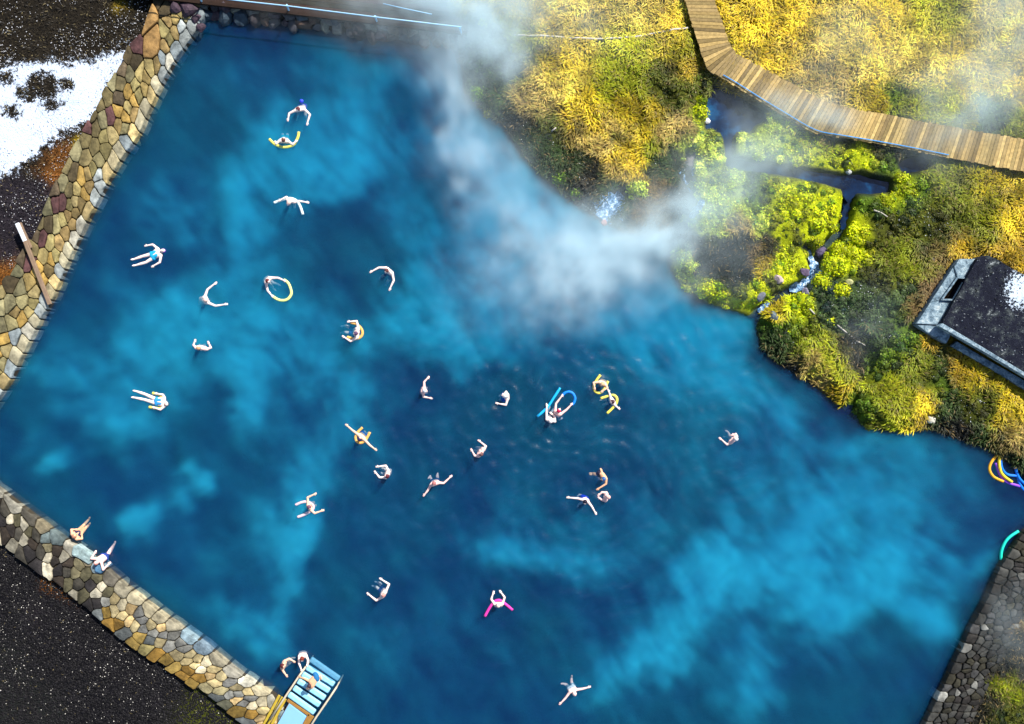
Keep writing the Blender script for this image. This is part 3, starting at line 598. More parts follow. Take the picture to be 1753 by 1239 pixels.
def pal_bottom(u, v, r, kd):
    if u < .42:
        if v < .3: return r.choice([(.14, .18, .18), (.18, .24, .27), (.10, .09, .07), (.32, .30, .24), (.06, .05, .05), (.26, .22, .14)])
        return r.choice([(.030, .024, .020), (.04, .03, .022), (.05, .045, .035), (.10, .09, .05), (.36, .33, .25), (.42, .38, .28), (.025, .022, .022), (.16, .14, .08)])
    if v < .27: return r.choice([(.38, .34, .24), (.44, .42, .34), (.22, .30, .34), (.46, .40, .26), (.32, .30, .24), (.16, .22, .27), (.30, .24, .14)])
    if v < .65: return r.choice([(.40, .32, .16), (.34, .28, .15), (.48, .42, .28), (.20, .20, .18), (.42, .30, .14), (.14, .14, .13)])
    return r.choice([(.26, .15, .03), (.20, .13, .03), (.32, .22, .06), (.12, .12, .08), (.09, .10, .10), (.30, .26, .14), (.24, .20, .08)])
def pal_right(u, v, r, kd):
    if r.random() < .07: return (.22, .22, .20)
    return r.choice([(.020, .018, .016), (.030, .030, .028), (.045, .045, .045), (.06, .06, .055), (.025, .022, .02), (.05, .05, .045), (.03, .028, .018)])
stone_wall('long bank wall of ochre and cream stones beside the snow, left of the pool', WALL_L_IN, WALL_L_OUT, pal_left, .62, 11, big=((2.9, 2.35), (3.2, 1.7)), size=.86)
stone_wall('bank wall of brown and tan stones below the pool at lower left', WALL_B_IN, WALL_B_OUT, pal_bottom, .55, 23, size=.74, edge_len=.80)
WR_OUT = [(1840, 930), (1815, 975), (1782, 1020), (1755, 1060), (1730, 1105), (1700, 1150), (1680, 1200), (1650, 1250), (1630, 1290)]
stone_wall('rough wall of dark grey rocks with a few pale ones along the right bank', WALL_R_IN, WR_OUT, pal_right, .5, 31, size=.5, edge_len=.5, ztop=.40)

# rocks: lumpy boulders
M_ROCK = vcol('rock', .75, .5, 6, .9, .05, .35, 8)
def rock_shape(mb, c, r, rng, flat=.7, z=None):
    bm = bmesh.new(); bmesh.ops.create_icosphere(bm, subdivisions=2, radius=1)
    cuts = [(Vector((rng.gauss(0, 1), rng.gauss(0, 1), rng.gauss(0, .6))).normalized(), rng.uniform(.55, .85)) for _ in range(9)]
    a = rng.uniform(0, 3.14); sx_, sy_ = rng.uniform(.85, 1.25), rng.uniform(.75, 1.0)
    for v in bm.verts:
        p = v.co.copy()
        for nrm, d in cuts:
            e = p.dot(nrm)-d
            if e > 0: p -= nrm*e
        p = Vector((p.x*sx_*math.cos(a)-p.y*sy_*math.sin(a), p.x*sx_*math.sin(a)+p.y*sy_*math.cos(a), p.z*flat))
        v.co = p*r*1.25
    V = [v.co+Vector(c) for v in bm.verts]; F = [tuple(v.index for v in f.verts) for f in bm.faces]; bm.free(); mb.add(V, F)
def gz(p): return float(ground_at(np.array([p[0]]), np.array([p[1]]))[0])
rng = random.Random(5)
root = empty('rock_edge', W(500, 40), 'row of dark purple and grey rocks under the timber walkway at the pool edge', 'rock wall')
x = 352
while x < 800:
    y = 22+(x-352)*.112 + (4 if x > 580 else 0)
    r = rng.uniform(.20, .34)
    for dy, zz in ((rng.uniform(-2, 4), .10), (-11, .25)):
        mb = MB(); mb.col = rng.choice([(.06, .06, .07), (.05, .035, .045), (.12, .12, .11), (.035, .03, .035), (.16, .16, .13), (.09, .055, .04), (.03, .05, .07)])
        p = W(x+rng.uniform(-3, 3), y+dy, .1); rock_shape(mb, (p.x, p.y, zz-.05), r*rng.uniform(.9, 1.15), rng, .8); mb.build('rock', M_ROCK, root, colours=True)
    x += r*PX*1.75
for px, py, r in ((325, 15, .42), (302, 14, .34), (338, 32, .26), (345, 48, .2)):
    mb = MB(); mb.col = (.05, .03, .045); p = W(px, py, .3); rock_shape(mb, (p.x, p.y, .35), r, rng, .7); mb.build('rock', M_ROCK, root, colours=True)
for (px, py, r, col, lab) in [
    (1302, 508, .19, (.13, .14, .17), 'grey boulder in the mouth of the stream beside lime moss'), (1324, 540, .24, (.10, .13, .15), 'wet dark boulder on the pool bank just right of the stream mouth'),
    (1330, 480, .20, (.40, .31, .31), 'pink grey flat rock between moss cushions above the stream mouth'), (1450, 484, .14, (.32, .32, .14), 'small pale rock on a moss cushion right of the stream'),
    (1376, 466, .22, (.10, .07, .12), 'purple wet rock in the middle of the foaming stream'), (1412, 430, .26, (.09, .07, .14), 'dark violet rock beside the upper stream'),
    (1378, 500, .18, (.16, .15, .20), 'small slate rock in the lower stream bend'), (1456, 318, .10, (.7, .68, .66), 'tiny white stone at the outflow of the channel'), (1451, 294, .14, (.45, .46, .44), 'pale round stone on the far rim of the spring channel'),
    (1596, 717, .2, (.50, .48, .40), 'pale angular rock on the grassy edge above the pool at right'), (1209, 205, .16, (.65, .65, .68), 'white stone on the left rim of the spring basin'),
    (1003, 352, .18, (.10, .12, .12), 'dark rock at the foot of the bank by the frothing cascade'), (1182, 276, .32, (.12, .10, .11), 'dark rock that splits the white trickle at the top of the small waterfall'), (1035, 379, .16, (.40, .16, .13), 'reddish rock in the water below the frothing cascade')]:
    mb = MB(); mb.col = col; p = W(px, py, .4); rock_shape(mb, (p.x, p.y, max(gz(p), .0)+r*.25), r, rng, .6); tag(mb.build('boulder', M_ROCK, colours=True), lab, 'rock', 'loose boulders round the springs')

# ------------------------------------------------------------ timber walkway at the top, boardwalk at the right
M_WOOD = vcol('weathered_wood', .8, .35, 9, .5, .02, .2, 6)
root = empty('timber_walkway', W(500, 15), 'dark timber walkway with a thin pale blue handrail along the top edge of the pool', 'walkway')
mb = MB(); rng = random.Random(3)
a0, a1 = W(300, 0, .5), W(800, 58, .5); dirv = (a1-a0).normalized(); nrm = Vector((-dirv.y, dirv.x, 0)); L = (a1-a0).length; s = 0
for row in range(7):
    mb.col = tuple(c*rng.uniform(.6, 1.4) for c in (.035, .014, .012)); o_ = nrm*(.15+row*.2)
    mb.bar(a0-dirv*3+o_, a1+o_, .185, .05)
mb.build('deck', M_WOOD, root, colours=True)
mb = MB(); mb.col = (.022, .011, .007); q = Vector((0, 0, .06)); mb.bar(a0-dirv*3+q, a1+q, .14, .16); mb.build('side_beam', M_WOOD, root, colours=True)
M_RAIL = simple('pale_blue_rail', (.35, .62, .85), .4, .1)
mb = MB(); mb.tube([W(250, -18, 1.25), W(410, 1, 1.25), W(493, 10, 1.25), W(644, 29, 1.25), W(790, 46, 1.25)], .028); mb.build('handrail', M_RAIL, root, True)
mb = MB(); mb.tube([W(656, 6, 1.25), W(700, 16, 1.25), W(739, 24, 1.25)], .022); mb.build('handrail', M_RAIL, root, True)
for px, py in ((346, 1), (495, 16), (646, 35), (791, 55)):
    mb = MB(); b = W(px, py+4, .45); t_ = W(px-4, py-8, 1.25); mb.tube([b, t_], .04, 6); mb.build('post', M_RAIL, root)
for px, py, lx, ly in ((590, 12, 60, 14), (650, 20, 26, 14), (440, -2, 50, 12), (500, 0, 60, 12)):
    pass
LOW = [(1160, -60), (1172, 0), (1188, 52), (1210, 117), (1233, 132), (1310, 178), (1392, 227), (1494, 244), (1625, 270), (1753, 294), (1840, 310)]
UPP = [(1216, -60), (1224, 0), (1250, 79), (1262, 92), (1294, 110), (1345, 138), (1403, 169), (1435, 181), (1542, 200), (1650, 220), (1753, 237), (1840, 252)]
root = empty('boardwalk', W(1400, 200), 'curving boardwalk of grey brown cross planks with a blue rope along its lower edge', 'boardwalk')
ZB = .95
# pair the edges plank by plank
KEY = [((1100, -420), (1156, -420)), ((1160, -60), (1216, -60)), ((1172, 0), (1224, 0)), ((1188, 52), (1243, 56)), ((1200, 90), (1250, 76)), ((1212, 119), (1254, 84)), ((1233, 132), (1262, 92)), ((1300, 172), (1330, 129)), ((1360, 208), (1389, 161)), ((1392, 227), (1420, 176)), ((1440, 235), (1466, 187)), ((1494, 244), (1515, 195)), ((1625, 270), (1642, 219)), ((1753, 294), (1766, 240)), ((1840, 310), (1852, 256)), ((2150, 366), (2160, 312))]
mb = MB(); rng = random.Random(9); sp = .155; carry = 0
LA_ = [W(*k[0], ZB) for k in KEY]; UA_ = [W(*k[1], ZB) for k in KEY]
lens = [max((LA_[i+1]-LA_[i]).length, .0)*.5+(UA_[i+1]-UA_[i]).length*.5 for i in range(len(KEY)-1)]
tot = sum(lens); npl = int(tot/sp); cum = np.concatenate([[0], np.cumsum(lens)])
def edge_at(A_, d):
    i = min(int(np.searchsorted(cum, d, side='right'))-1, len(A_)-2); f = (d-cum[i])/(cum[i+1]-cum[i]); return A_[i].lerp(A_[i+1], min(max(f, 0), 1))
for i in range(npl):
    d0, d1 = i*sp+.007, (i+1)*sp-.007; l0, l1, u0, u1 = edge_at(LA_, d0), edge_at(LA_, d1), edge_at(UA_, d0), edge_at(UA_, d1)
    j = (u0-l0).normalized()*rng.uniform(-.03, .03); k = rng.uniform(.5, 1.35); mb.col = tuple(c*k for c in rng.choice([(.36, .25, .09), (.30, .21, .08), (.40, .29, .11), (.24, .17, .07)]))
    z = rng.uniform(-.008, .008); V = []
    for zz in (-.05, 0):
        for p in (l0-j, l1-j, u1+j, u0+j): V.append((p.x, p.y, ZB+zz+z))
    mb.add(V, [(3, 2, 1, 0), (4, 5, 6, 7), (0, 1, 5, 4), (1, 2, 6, 5), (2, 3, 7, 6), (3, 0, 4, 7)])
mb.build('planks', M_WOOD, root, colours=True)
for A_, B_, nm in ((LA_, UA_, 'joist'), (UA_, LA_, 'joist')):
    mb = MB(); mb.col = (.05, .04, .03); D_ = [edge_at(A_, d).lerp(edge_at(B_, d), .12)+Vector((0, 0, -.13)) for d in np.linspace(0, tot, 60)]
    for i in range(len(D_)-1): mb.bar(D_[i], D_[i+1], .1, .14)
    mb.build(nm, M_WOOD, root, colours=True)
for d in np.arange(3.0, tot-2, 2.4):
    for A_, B_ in ((LA_, UA_),):
        p = edge_at(A_, d).lerp(edge_at(B_, d), .12); mb = MB(); mb.col = (.05, .04, .03); mb.box((p.x, p.y, .35), (.14, .14, .9)); mb.build('post', M_WOOD, root, colours=True)
M_ROPE = simple('blue_rope', (.02, .30, .75), .6, .15)
mb = MB(); mb.tube(catmull([W(1238, 128, 1.0), W(1262, 142, 1.0), W(1300, 166, 1.0), W(1345, 193, 1.0), W(1396, 222, 1.0), W(1440, 231, 1.0), W(1494, 240, 1.0), W(1560, 252, 1.0), W(1624, 265, 1.0)], 4), .022, 6); mb.build('rope', M_ROPE, root, True)
# pipe through the grass
M_PIPE = simple('pale_pipe', (.50, .46, .40), .6, .35, 6)
mb = MB(); PL = catmull([W(x, y, .8) for x, y in ((880, 58), (930, 61), (985, 63), (1035, 64), (1080, 61), (1130, 54), (1180, 46))], 6); PL = [Vector((p.x, p.y, gz(p)+.10)) for p in PL]
mb.tube(PL, .045, 8); tag(mb.build('pipe', M_PIPE, smooth=True), 'thin pale pipe running through the golden grass from the steam to the boardwalk', 'pipe')

# ------------------------------------------------------------ concrete ruin
t = NT('weathered_concrete'); P_ = t.pos(); n = t.noise(3.5, 8, P_, .7, dist=.6); n2 = t.noise(16, 6, P_, .7)
cc = t.ramp(n, [(.30, (.035, .05, .065)), (.45, (.13, .20, .26)), (.58, (.30, .40, .46)), (.72, (.60, .62, .60))]); cc = t.mix(1.0, cc, t.ramp(n2, [(.3, (.6,)*3), (.7, (1.3,)*3)]), 'MULTIPLY')
M_CONC = t.pbr(cc, .85, t.bump(t.math('ADD', n, n2), .7, .05), .2)
t = NT('roof_debris'); P_ = t.pos(); n = t.noise(2.0, 9, P_, .75); n2 = t.noise(24, 5, P_, .7)
cc = t.ramp(n, [(.32, (.004, .005, .012)), (.52, (.010, .012, .024)), (.62, (.04, .05, .055)), (.68, (.30, .33, .34))])
cc = t.mix(t.ramp(n2, [(.68, (0,)*3), (.72, (1,)*3)]), cc, (.32, .36, .38))
sf = t.math('ADD', t.attr('snow').outputs['Fac'], t.math('MULTIPLY', t.math('SUBTRACT', t.noise(7, 9, P_, .8), .56), 3.6)); sm = t.math('MAXIMUM', t.math('MINIMUM', t.math('MULTIPLY', sf, 12), 1.0), 0.0)
cc = t.mix(sm, cc, (.62, .74, .88))
M_ROOF = t.pbr(cc, .9, t.bump(t.math('ADD', n, n2), .9, .06), .15)
root = empty('concrete_ruin', W(1700, 560), 'low ruined concrete bunker with dark rubble and snow on its flat roof', 'ruin')
def PXY(L, z): return [tuple(W(x, y, z)[:2]) for x, y in L]
mb = MB()
o_, i_ = ((1642, 443), (1569, 554)), ((1673, 443), (1608, 556))
def lw(t_, s_):  # along, across
    a = (o_[0][0]+(o_[1][0]-o_[0][0])*t_, o_[0][1]+(o_[1][1]-o_[0][1])*t_); b = (i_[0][0]+(i_[1][0]-i_[0][0])*t_, i_[0][1]+(i_[1][1]-i_[0][1])*t_); return (a[0]+(b[0]-a[0])*s_, a[1]+(b[1]-a[1])*s_)
prism(mb, PXY([lw(0, 0), lw(0, 1), lw(.30, 1), lw(.28, .5), lw(.12, 0)], 1.0), .1, 1.02); prism(mb, PXY([lw(.1205, 0), lw(.2805, .5), lw(.29, .52), lw(.62, .42), lw(.68, 0)], 1.0), .1, .96)
prism(mb, PXY([lw(.6805, 0), lw(.625, .42), lw(.62, 1), lw(1, 1), lw(1, 0)], 1.0), .1, .99)
mb.build('wall', M_CONC, root, bevel=.03)
mb = MB(); mb.col = (.004, .004, .02); prism(mb, PXY([lw(.29, .54), lw(.305, .99), lw(.615, .99), lw(.62, .44)], .6), .1, .42)
fr_ = mb.build('window_opening_shade', simple('painted_slot_shade', (.004, .004, .014), .9), root)  # solid block low in the window slot, coloured near black for the shade inside
mb = MB()
for a, b in (((.29, .52), (.62, .42)), ((.30, .97), (.62, .97)), ((.622, .40), (.622, 1.0)), ((.285, .50), (.29, 1.0))):
    mb.bar(W(*lw(*a), 1.05), W(*lw(*b), 1.05), .07, .10)
mb.build('window_frame', M_CONC, fr_)
mb = MB(); prism(mb, PXY([(1608, 556.5), (1570, 555), (1590, 570), (1622, 588), (1630, 572)], 1.0), .1, .92)
prism(mb, PXY([(1630, 592), (1640, 584), (1690, 614), (1745, 645), (1830, 696), (1830, 712), (1753, 664), (1700, 632)], .8), .1, .74); mb.build('wall', M_CONC, root, bevel=.03)
mb = MB(); prism(mb, PXY([(1606, 558), (1613, 553), (1680, 593), (1753, 637), (1830, 684), (1830, 690), (1753, 644), (1680, 600)], 1.3), 1.0, 1.34); mb.build('roof_edge', M_CONC, root, bevel=.02)
RP = PXY([(1673, 443), (1680, 438), (1692, 437), (1708, 444), (1730, 458), (1760, 474), (1830, 520), (1880, 560), (1880, 700), (1830, 683.5), (1753, 636.5), (1680, 592.5), (1613, 552)], 1.25)
mb = MB(); prism(mb, RP, .12, 1.26); o = mb.build('roof', M_ROOF, root)
bm = bmesh.new(); bm.from_mesh(o.data); bmesh.ops.triangulate(bm, faces=[f for f in bm.faces if len(f.verts) > 4])
for _ in range(5): bmesh.ops.subdivide_edges(bm, edges=[e for e in bm.edges if e.calc_length() > .22], cuts=1)
sp0 = W(1752, 498, 1.26); vals = []
for v in bm.verts:
    if v.co.z > 1.2: v.co.z += .09*float(fbm(np.array([v.co.x*2.]), np.array([v.co.y*2.]), 3, 90)[0])
    d = math.hypot((v.co.x-sp0.x)/.95, (v.co.y-sp0.y)/1.05); vals.append(1.0-d)
bm.to_mesh(o.data); bm.free(); set_float(o.data, 'snow', vals)

# ------------------------------------------------------------ steps into the water at the bottom
root = empty('entry_steps', W(500, 1200, 0), 'light blue padded steps with two rails leading from a plank landing into the pool', 'steps')
t = NT('blue_step'); P_ = t.pos(); n = t.noise(9, 6, P_); c = t.mix(n, (.16, .46, .66), (.36, .66, .82)); M_STEP = t.pbr(c, .5, t.bump(n, .5, .02), .4)
for (xa, ya, xb, yb), z in zip([(494.4, 1187.5, 539.3, 1219.5), (502.9, 1176.3, 547.7, 1206.6), (510, 1165, 556.7, 1194.8), (517.6, 1153, 564, 1182.5), (525.3, 1141.3, 572.4, 1171.3), (531.5, 1127.5, 581.0, 1162)], (.47, .33, .20, .08, -.06, -.20)):
    a, b = W(xa, ya, z), W(xb, yb, z); mb = MB(); mb.bar(a, b, .26, .16); mb.build('step', M_STEP, root, bevel=.06)
M_PLANK = simple('yellow_plank', (.42, .30, .03), .6, .35, 7, .5)
M_PLANKB = simple('brown_plank', (.28, .14, .03), .7, .35, 7, .5)
mb = MB()
for k in range(3):
    ox = k*5.2; mb.bar(W(478.5+ox, 1190+k*3.0, .58), W(440+ox, 1262+k*3, .58), .115, .06)
mb.build('planks', M_PLANK, root, bevel=.01)
mb = MB(); mb.bar(W(497, 1203, .56), W(453, 1282, .56), .10, .06); mb.bar(W(533, 1224, .56), W(505, 1276, .56), .30, .06); mb.bar(W(492, 1198, .56), W(530, 1224, .56), .12, .06); mb.build('planks', M_PLANKB, root, bevel=.01)
M_MAT = simple('blue_mat', (.20, .42, .68), .7, .06, 3, .1)
mb = MB(); prism(mb, PXY([(495, 1204), (524.5, 1226.5), (500, 1272), (462, 1262)], .6), .45, .62); mb.build('mat', M_MAT, root, bevel=.015)
M_PALE = simple('rail_wood', (.46, .40, .30), .5, .2)
for line, posts in (([(523.5, 1141, .55), (510, 1160, .75), (488, 1193, 1.0), (462, 1232, 1.0)], [(523.5, 1141, -.9), (503, 1171, -.6), (487, 1195, .3)]), ([(576.5, 1175.5, .55), (567, 1190, .75), (541, 1228, 1.0), (520, 1262, 1.0)], [(576.5, 1175.5, -.9), (557, 1206, -.6), (541, 1229, .3)])):
    mb = MB(); mb.tube([W(*p) for p in line], .045, 8); mb.build('handrail', M_PALE, root, True)
    for px, py, z in posts:
        zt = np.interp(py, [p[1] for p in line], [p[2] for p in line]); mb = MB(); a = W(px, py, zt); mb.tube([Vector((a.x, a.y, z)), a], .035, 8); mb.build('post', M_PALE, root)
# the beam that lies across the left wall
root = empty('wooden_beam', W(58, 450, .5), 'long weathered beam lying across the left stone wall, its upper end white with frost', 'wooden beam')
M_BEAM = simple('beam_wood', (.22, .15, .10), .8, .4, 6, .6)
mb = MB(); mb.bar(W(43, 412, .62), W(85.5, 521, .50), .17, .12); mb.build('beam', M_BEAM, root, bevel=.015)
mb = MB(); mb.bar(W(29.5, 382, .66), W(43.4, 413, .62), .17, .12); mb.build('frosted_end', simple('frosted_wood', (.62, .66, .72), .7, .35, 9), root, bevel=.015)
mb = MB(); mb.bar(W(35, 381, .60), W(54, 424, .58), .07, .08); mb.build('batten', M_BEAM, root)
# slab stones beside the bathers
mb = MB(); rr = random.Random(4); mb.col = (.24, .32, .32)
stone_mesh(mb, PXY([(124, 935), (133, 932), (157, 948), (160, 958), (152, 967), (138, 958), (121, 950)], .5), .2, .50, rr, .0); tag(mb.build('slab', M_STONE, colours=True), 'wide pale grey green slab on the wall edge between the two bathers at lower left', 'slab')
mb = MB(); mb.col = (.07, .17, .28)
stone_mesh(mb, PXY([(162, 968), (172, 967), (177, 978), (172, 982), (162, 978)], .5), .2, .5, rr, .0); tag(mb.build('slab', M_STONE, colours=True), 'small dark blue slab under the head of the bather lying on the wall edge', 'slab')

g_ = random.Random(77); mb = MB()
for _ in range(900):
    f = g_.random(); p = W(1615+170*g_.random(), 440+230*g_.random(), 1.26)
    if not inside(poly_np(RP), np.array([p.x]), np.array([p.y]))[0]: continue
    r = g_.uniform(.012, .05)**1.0; k = g_.choice([.03, .06, .15, .35]); mb.col = (k, k*1.05, k*1.12); a = g_.uniform(0, 6.28); z = 1.25
    V = [(p.x+r*math.cos(a+i*1.57)*g_.uniform(.6, 1.3), p.y+r*math.sin(a+i*1.57)*g_.uniform(.6, 1.3), z) for i in range(4)]+[(p.x, p.y, z+r*1.1+.02)]
    mb.add(V, [(0, 1, 4), (1, 2, 4), (2, 3, 4), (3, 0, 4)])
M_RUBBLE = vcol('rubble', .9, .3, 20)
tag(mb.build('rubble', M_RUBBLE, [q for q in bpy.data.objects if q.name == 'concrete_ruin'][0], colours=True), kind='stuff')
# ------------------------------------------------------------ vegetation
def scatter(n, x0, x1, y0, y1, rng): return rng.uniform(x0, x1, n), rng.uniform(y0, y1, n)
DECK = poly_np([tuple(W(x, y, ZB)[:2]) for x, y in [k[0] for k in KEY]]+[tuple(W(x, y, ZB)[:2]) for x, y in [k[1] for k in KEY][::-1]])
def free_land(x, y, shore=.05):
    ok = (sdist(POOL, x, y) > shore) & (sdist(POND, x, y) > .03) & (sdist(POND2, x, y) > .03) & (sdist(DECK, x, y) > .05) & (sdist(RUIN, x, y) > .12)
    ok &= (dist_line(STREAM, x, y) > .16) & (dist_line(STREAM2, x, y) > .16) & (dist_line(FALL2, x, y) > .3) & (dist_line(FALL, x, y) > .2)
    return ok
def blades(name, x, y, col, length, width, lean, spread, mat, rng, flow_scale=.55, up=.5):
    n = len(x); z = ground_at(x, y)
    ang = 2*math.pi*2.2*fbm(x*flow_scale, y*flow_scale, 3, 101)+lean+rng.normal(0, spread, n)
    dx, dy = np.cos(ang), np.sin(ang); sx_, sy_ = -dy, dx
    Ln = length*rng.uniform(.55, 1.3, n); wd = width*rng.uniform(.6, 1.4, n); u = up*rng.uniform(.5, 1.4, n)
    def P(f, h, s): return np.stack([x+dx*Ln*f+sx_*wd*s, y+dy*Ln*f+sy_*wd*s, z+Ln*u*h-.02], -1)
    V = np.stack([P(0, 0, -.5), P(0, 0, .5), P(.5, .9, .5), P(.5, .9, -.5), P(1, .75, 0)], 1).reshape(-1, 3)
    b = np.arange(n)[:, None]*5; loops = np.concatenate([b+[0, 1, 2, 3], b+[3, 2, 4]], 1).reshape(-1)
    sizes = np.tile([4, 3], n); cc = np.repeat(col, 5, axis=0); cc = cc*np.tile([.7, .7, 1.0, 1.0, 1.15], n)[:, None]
    return np_mesh(name, V, loops, sizes, np.clip(cc, 0, .9))
t = NT('grass_blade'); p = t.node('ShaderNodeBsdfPrincipled', {'Base Color': t.attr('col').outputs['Color'], 'Roughness': .6, 'Specular IOR Level': .2}); t.l.new(p.outputs[0], t.out.inputs[0]); M_GRASS = t.m
g = np.random.default_rng(12)
x, y = scatter(500000, W(770, 0)[0], 27, W(0, 860)[1], 19.5, g)
x2, y2 = scatter(40000, W(1640, 0)[0], 24.5, -17.2, W(0, 940)[1], g); x = np.concatenate([x, x2]); y = np.concatenate([y, y2])
WRO = poly_np([tuple(W(a, b)[:2]) for a, b in WALL_R_IN]+[tuple(W(a, b)[:2]) for a, b in WR_OUT[::-1]])
ok = free_land(x, y) & (sdist(WRO, x, y) > -.5); x, y = x[ok], y[ok]
c = ground_col(x, y); mossy = (c[:, 1] > c[:, 0]*1.12) & (c[:, 1] > .05); lum = c.sum(1)
bare = (lum < .07) & (g.random(len(x)) < .55)
k = ~mossy & ~bare; xa, ya, ca = x[k], y[k], c[k]
clump = (.42+1.25*np.clip(fbm(xa*1.6, ya*1.6, 4, 111)*1.6+.5, 0, 1))[:, None]
ca = ca*clump*np.array([.95, 1.03, .75])*g.uniform(.65, 1.35, (len(xa), 1))*g.uniform(.9, 1.1, (len(xa), 3)); m = g.random(len(xa)) < .10; ca[m] = ca[m]*.3+np.array([.35, .25, .10])*.4
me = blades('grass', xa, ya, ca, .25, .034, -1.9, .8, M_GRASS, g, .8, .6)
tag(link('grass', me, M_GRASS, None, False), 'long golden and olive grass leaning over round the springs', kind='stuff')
# moss: low lumps covered in small leaves
def dome_field(name, cx, cy, r, col, mat, rngn, leaves=260, flat=.6):
    n = len(cx); U, Vv = 14, 6; V = []; F = []; C = []
    z0 = ground_at(cx, cy); vs = []; ls = []; ss = []; base = 0; cs = []
    for i in range(n):
        ring = []
        th = np.linspace(0, 2*math.pi, U, endpoint=False); ph = np.linspace(R(88), R(8), Vv)
        T, Pp = np.meshgrid(th, ph); rr = r[i]*(1+.7*fbm(np.cos(T)*1.6+i*3.1, np.sin(T)*1.6+Pp*1.8, 3, 120))
        vx = cx[i]+rr*np.sin(Pp)*np.cos(T); vy = cy[i]+rr*np.sin(Pp)*np.sin(T); vz = z0[i]-.05+rr*flat*np.cos(Pp)
        P = np.stack([vx, vy, vz], -1).reshape(-1, 3); vs.append(P); id_ = np.arange(U*Vv).reshape(Vv, U)+base
        q = np.stack([id_[:-1], np.roll(id_[:-1], -1, 1), np.roll(id_[1:], -1, 1), id_[1:]], -1).reshape(-1, 4); ls.append(q.ravel()); ss += [4]*len(q)
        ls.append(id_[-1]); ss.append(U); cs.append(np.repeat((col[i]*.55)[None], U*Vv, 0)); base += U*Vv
        m = int(leaves*(r[i]/.3)**2)+12
        a = rngn.uniform(0, 2*math.pi, m); p_ = np.arccos(rngn.uniform(.12, 1, m)); rr = r[i]*(1+.7*fbm(np.cos(a)*1.6+i*3.1, np.sin(a)*1.6+p_*1.8, 3, 120))*rngn.uniform(.9, 1.3, m)
        N = np.stack([np.sin(p_)*np.cos(a), np.sin(p_)*np.sin(a), np.cos(p_)], -1); ctr = np.array([cx[i], cy[i], z0[i]-.05])+N*rr[:, None]*np.array([1, 1, flat])
        N = N+rngn.normal(0, .45, (m, 3)); N /= np.linalg.norm(N, axis=1)[:, None]
        A = np.cross(N, rngn.normal(0, 1, (m, 3))); A /= np.linalg.norm(A, axis=1)[:, None]+1e-9; B = np.cross(N, A); s_ = rngn.uniform(.025, .065, m)[:, None]
        P = np.stack([ctr-A*s_, ctr+B*s_*.7, ctr+A*s_, ctr-B*s_*.7], 1).reshape(-1, 3); vs.append(P); ls.append(np.arange(4*m)+base); ss += [4]*m; base += 4*m
        cs.append(np.repeat(col[i][None]*rngn.uniform(.55, 1.5, (m, 1))*rngn.uniform(.85, 1.15, (m, 3)), 4, 0))
    return np_mesh(name, np.concatenate(vs), np.concatenate(ls), np.array(ss), np.clip(np.concatenate(cs), 0, .9))
wf = np.minimum(sdist(POND, x, y), sdist(POND2, x, y)) > .22; mossy = mossy & wf & (dist_line(STREAM, x, y) > .3); xm, ym = x[mossy], y[mossy]; cm = c[mossy]; sel = g.choice(len(xm), min(2600, len(xm)), replace=False)
keep_ = g.random(len(sel)) < .95; sel = sel[keep_]
rad = g.uniform(.08, .24, len(sel)); lumps = fbm(xm[sel]*1.1, ym[sel]*1.1, 2, 131) > -.10; rad = np.where(lumps, rad, rad*.6)
cc = cm[sel]*(.55+1.2*np.clip(fbm(xm[sel]*1.7, ym[sel]*1.7, 3, 133)*1.6+.5, 0, 1))[:, None]*g.uniform(.6, 1.25, (len(sel), 1))*np.array([1.0, .98, 1.0]); w_ = g.random(len(sel)) < .15; cc[w_] *= np.array([.30, .42, 1.0])
me = dome_field('moss', xm[sel], ym[sel], rad, cc, M_GRASS, g, 150)
tag(link('moss', me, M_GRASS, None, False), 'bright lime moss and low leaves heaped round the hot springs', kind='stuff')
# separate round cushions that stand out
for px, py, r, hue, lab in [
    (1430, 455, .46, 'lime', 'largest round lime moss cushion standing right of the foaming stream'), (1407, 482, .36, 'lime', 'round lime moss cushion in the lower stream bend'), (1438, 422, .26, 'lime', 'small yellow green cushion beside the violet rock of the stream'),
    (1390, 487, .16, 'lime', 'tiny moss cushion left of the stream bend cushion'), (1400, 383, .3, 'lime', 'moss hummock just left of the narrow stream'), (1442, 498, .34, 'lime', 'moss cushion with a pale rock on top right of the stream'), (1092, 322, .42, 'limep', 'pale lime bush on the bank between the two waterfalls'), (1198, 190, .34, 'lime', 'green leafy bush left of the spring basin'),
    (826, 36, .22, 'lime', 'round green tuft in the steam at the end of the timber walkway'), (818, 153, .34, 'green', 'green bush on the pool edge below the steam at the top'), (836, 186, .22, 'olive', 'small olive tuft on the pool edge below the green bush'), (960, 300, .34, 'green', 'dark green bush on the bank of the pool left of the frothing cascade'), (988, 326, .28, 'green', 'low green plant at the water edge close to the frothing cascade'),
    (1212, 492, .40, 'lime', 'round lime cushion at the left corner of the mossy shore'), (1237, 500, .24, 'lime', 'small round lime cushion on the mossy shore'), (1422, 548, .20, 'lime', 'single small lime cushion in the dark green grass right of the stream mouth'), (1354, 568, .13, 'lime', 'tiny lime tuft near the pool edge under the stream mouth')]:
    p = W(px, py, .7); q = np.array(G[hue])*(1.0 if hue != 'green' else 1.3)
    me = dome_field('moss_cushion', np.array([p.x]), np.array([p.y]), np.array([r]), np.array([q]), M_GRASS, g, 300, .75)
    tag(link('moss_cushion', me, M_GRASS, None, False), lab, 'moss cushion', 'moss cushions and bushes round the springs')
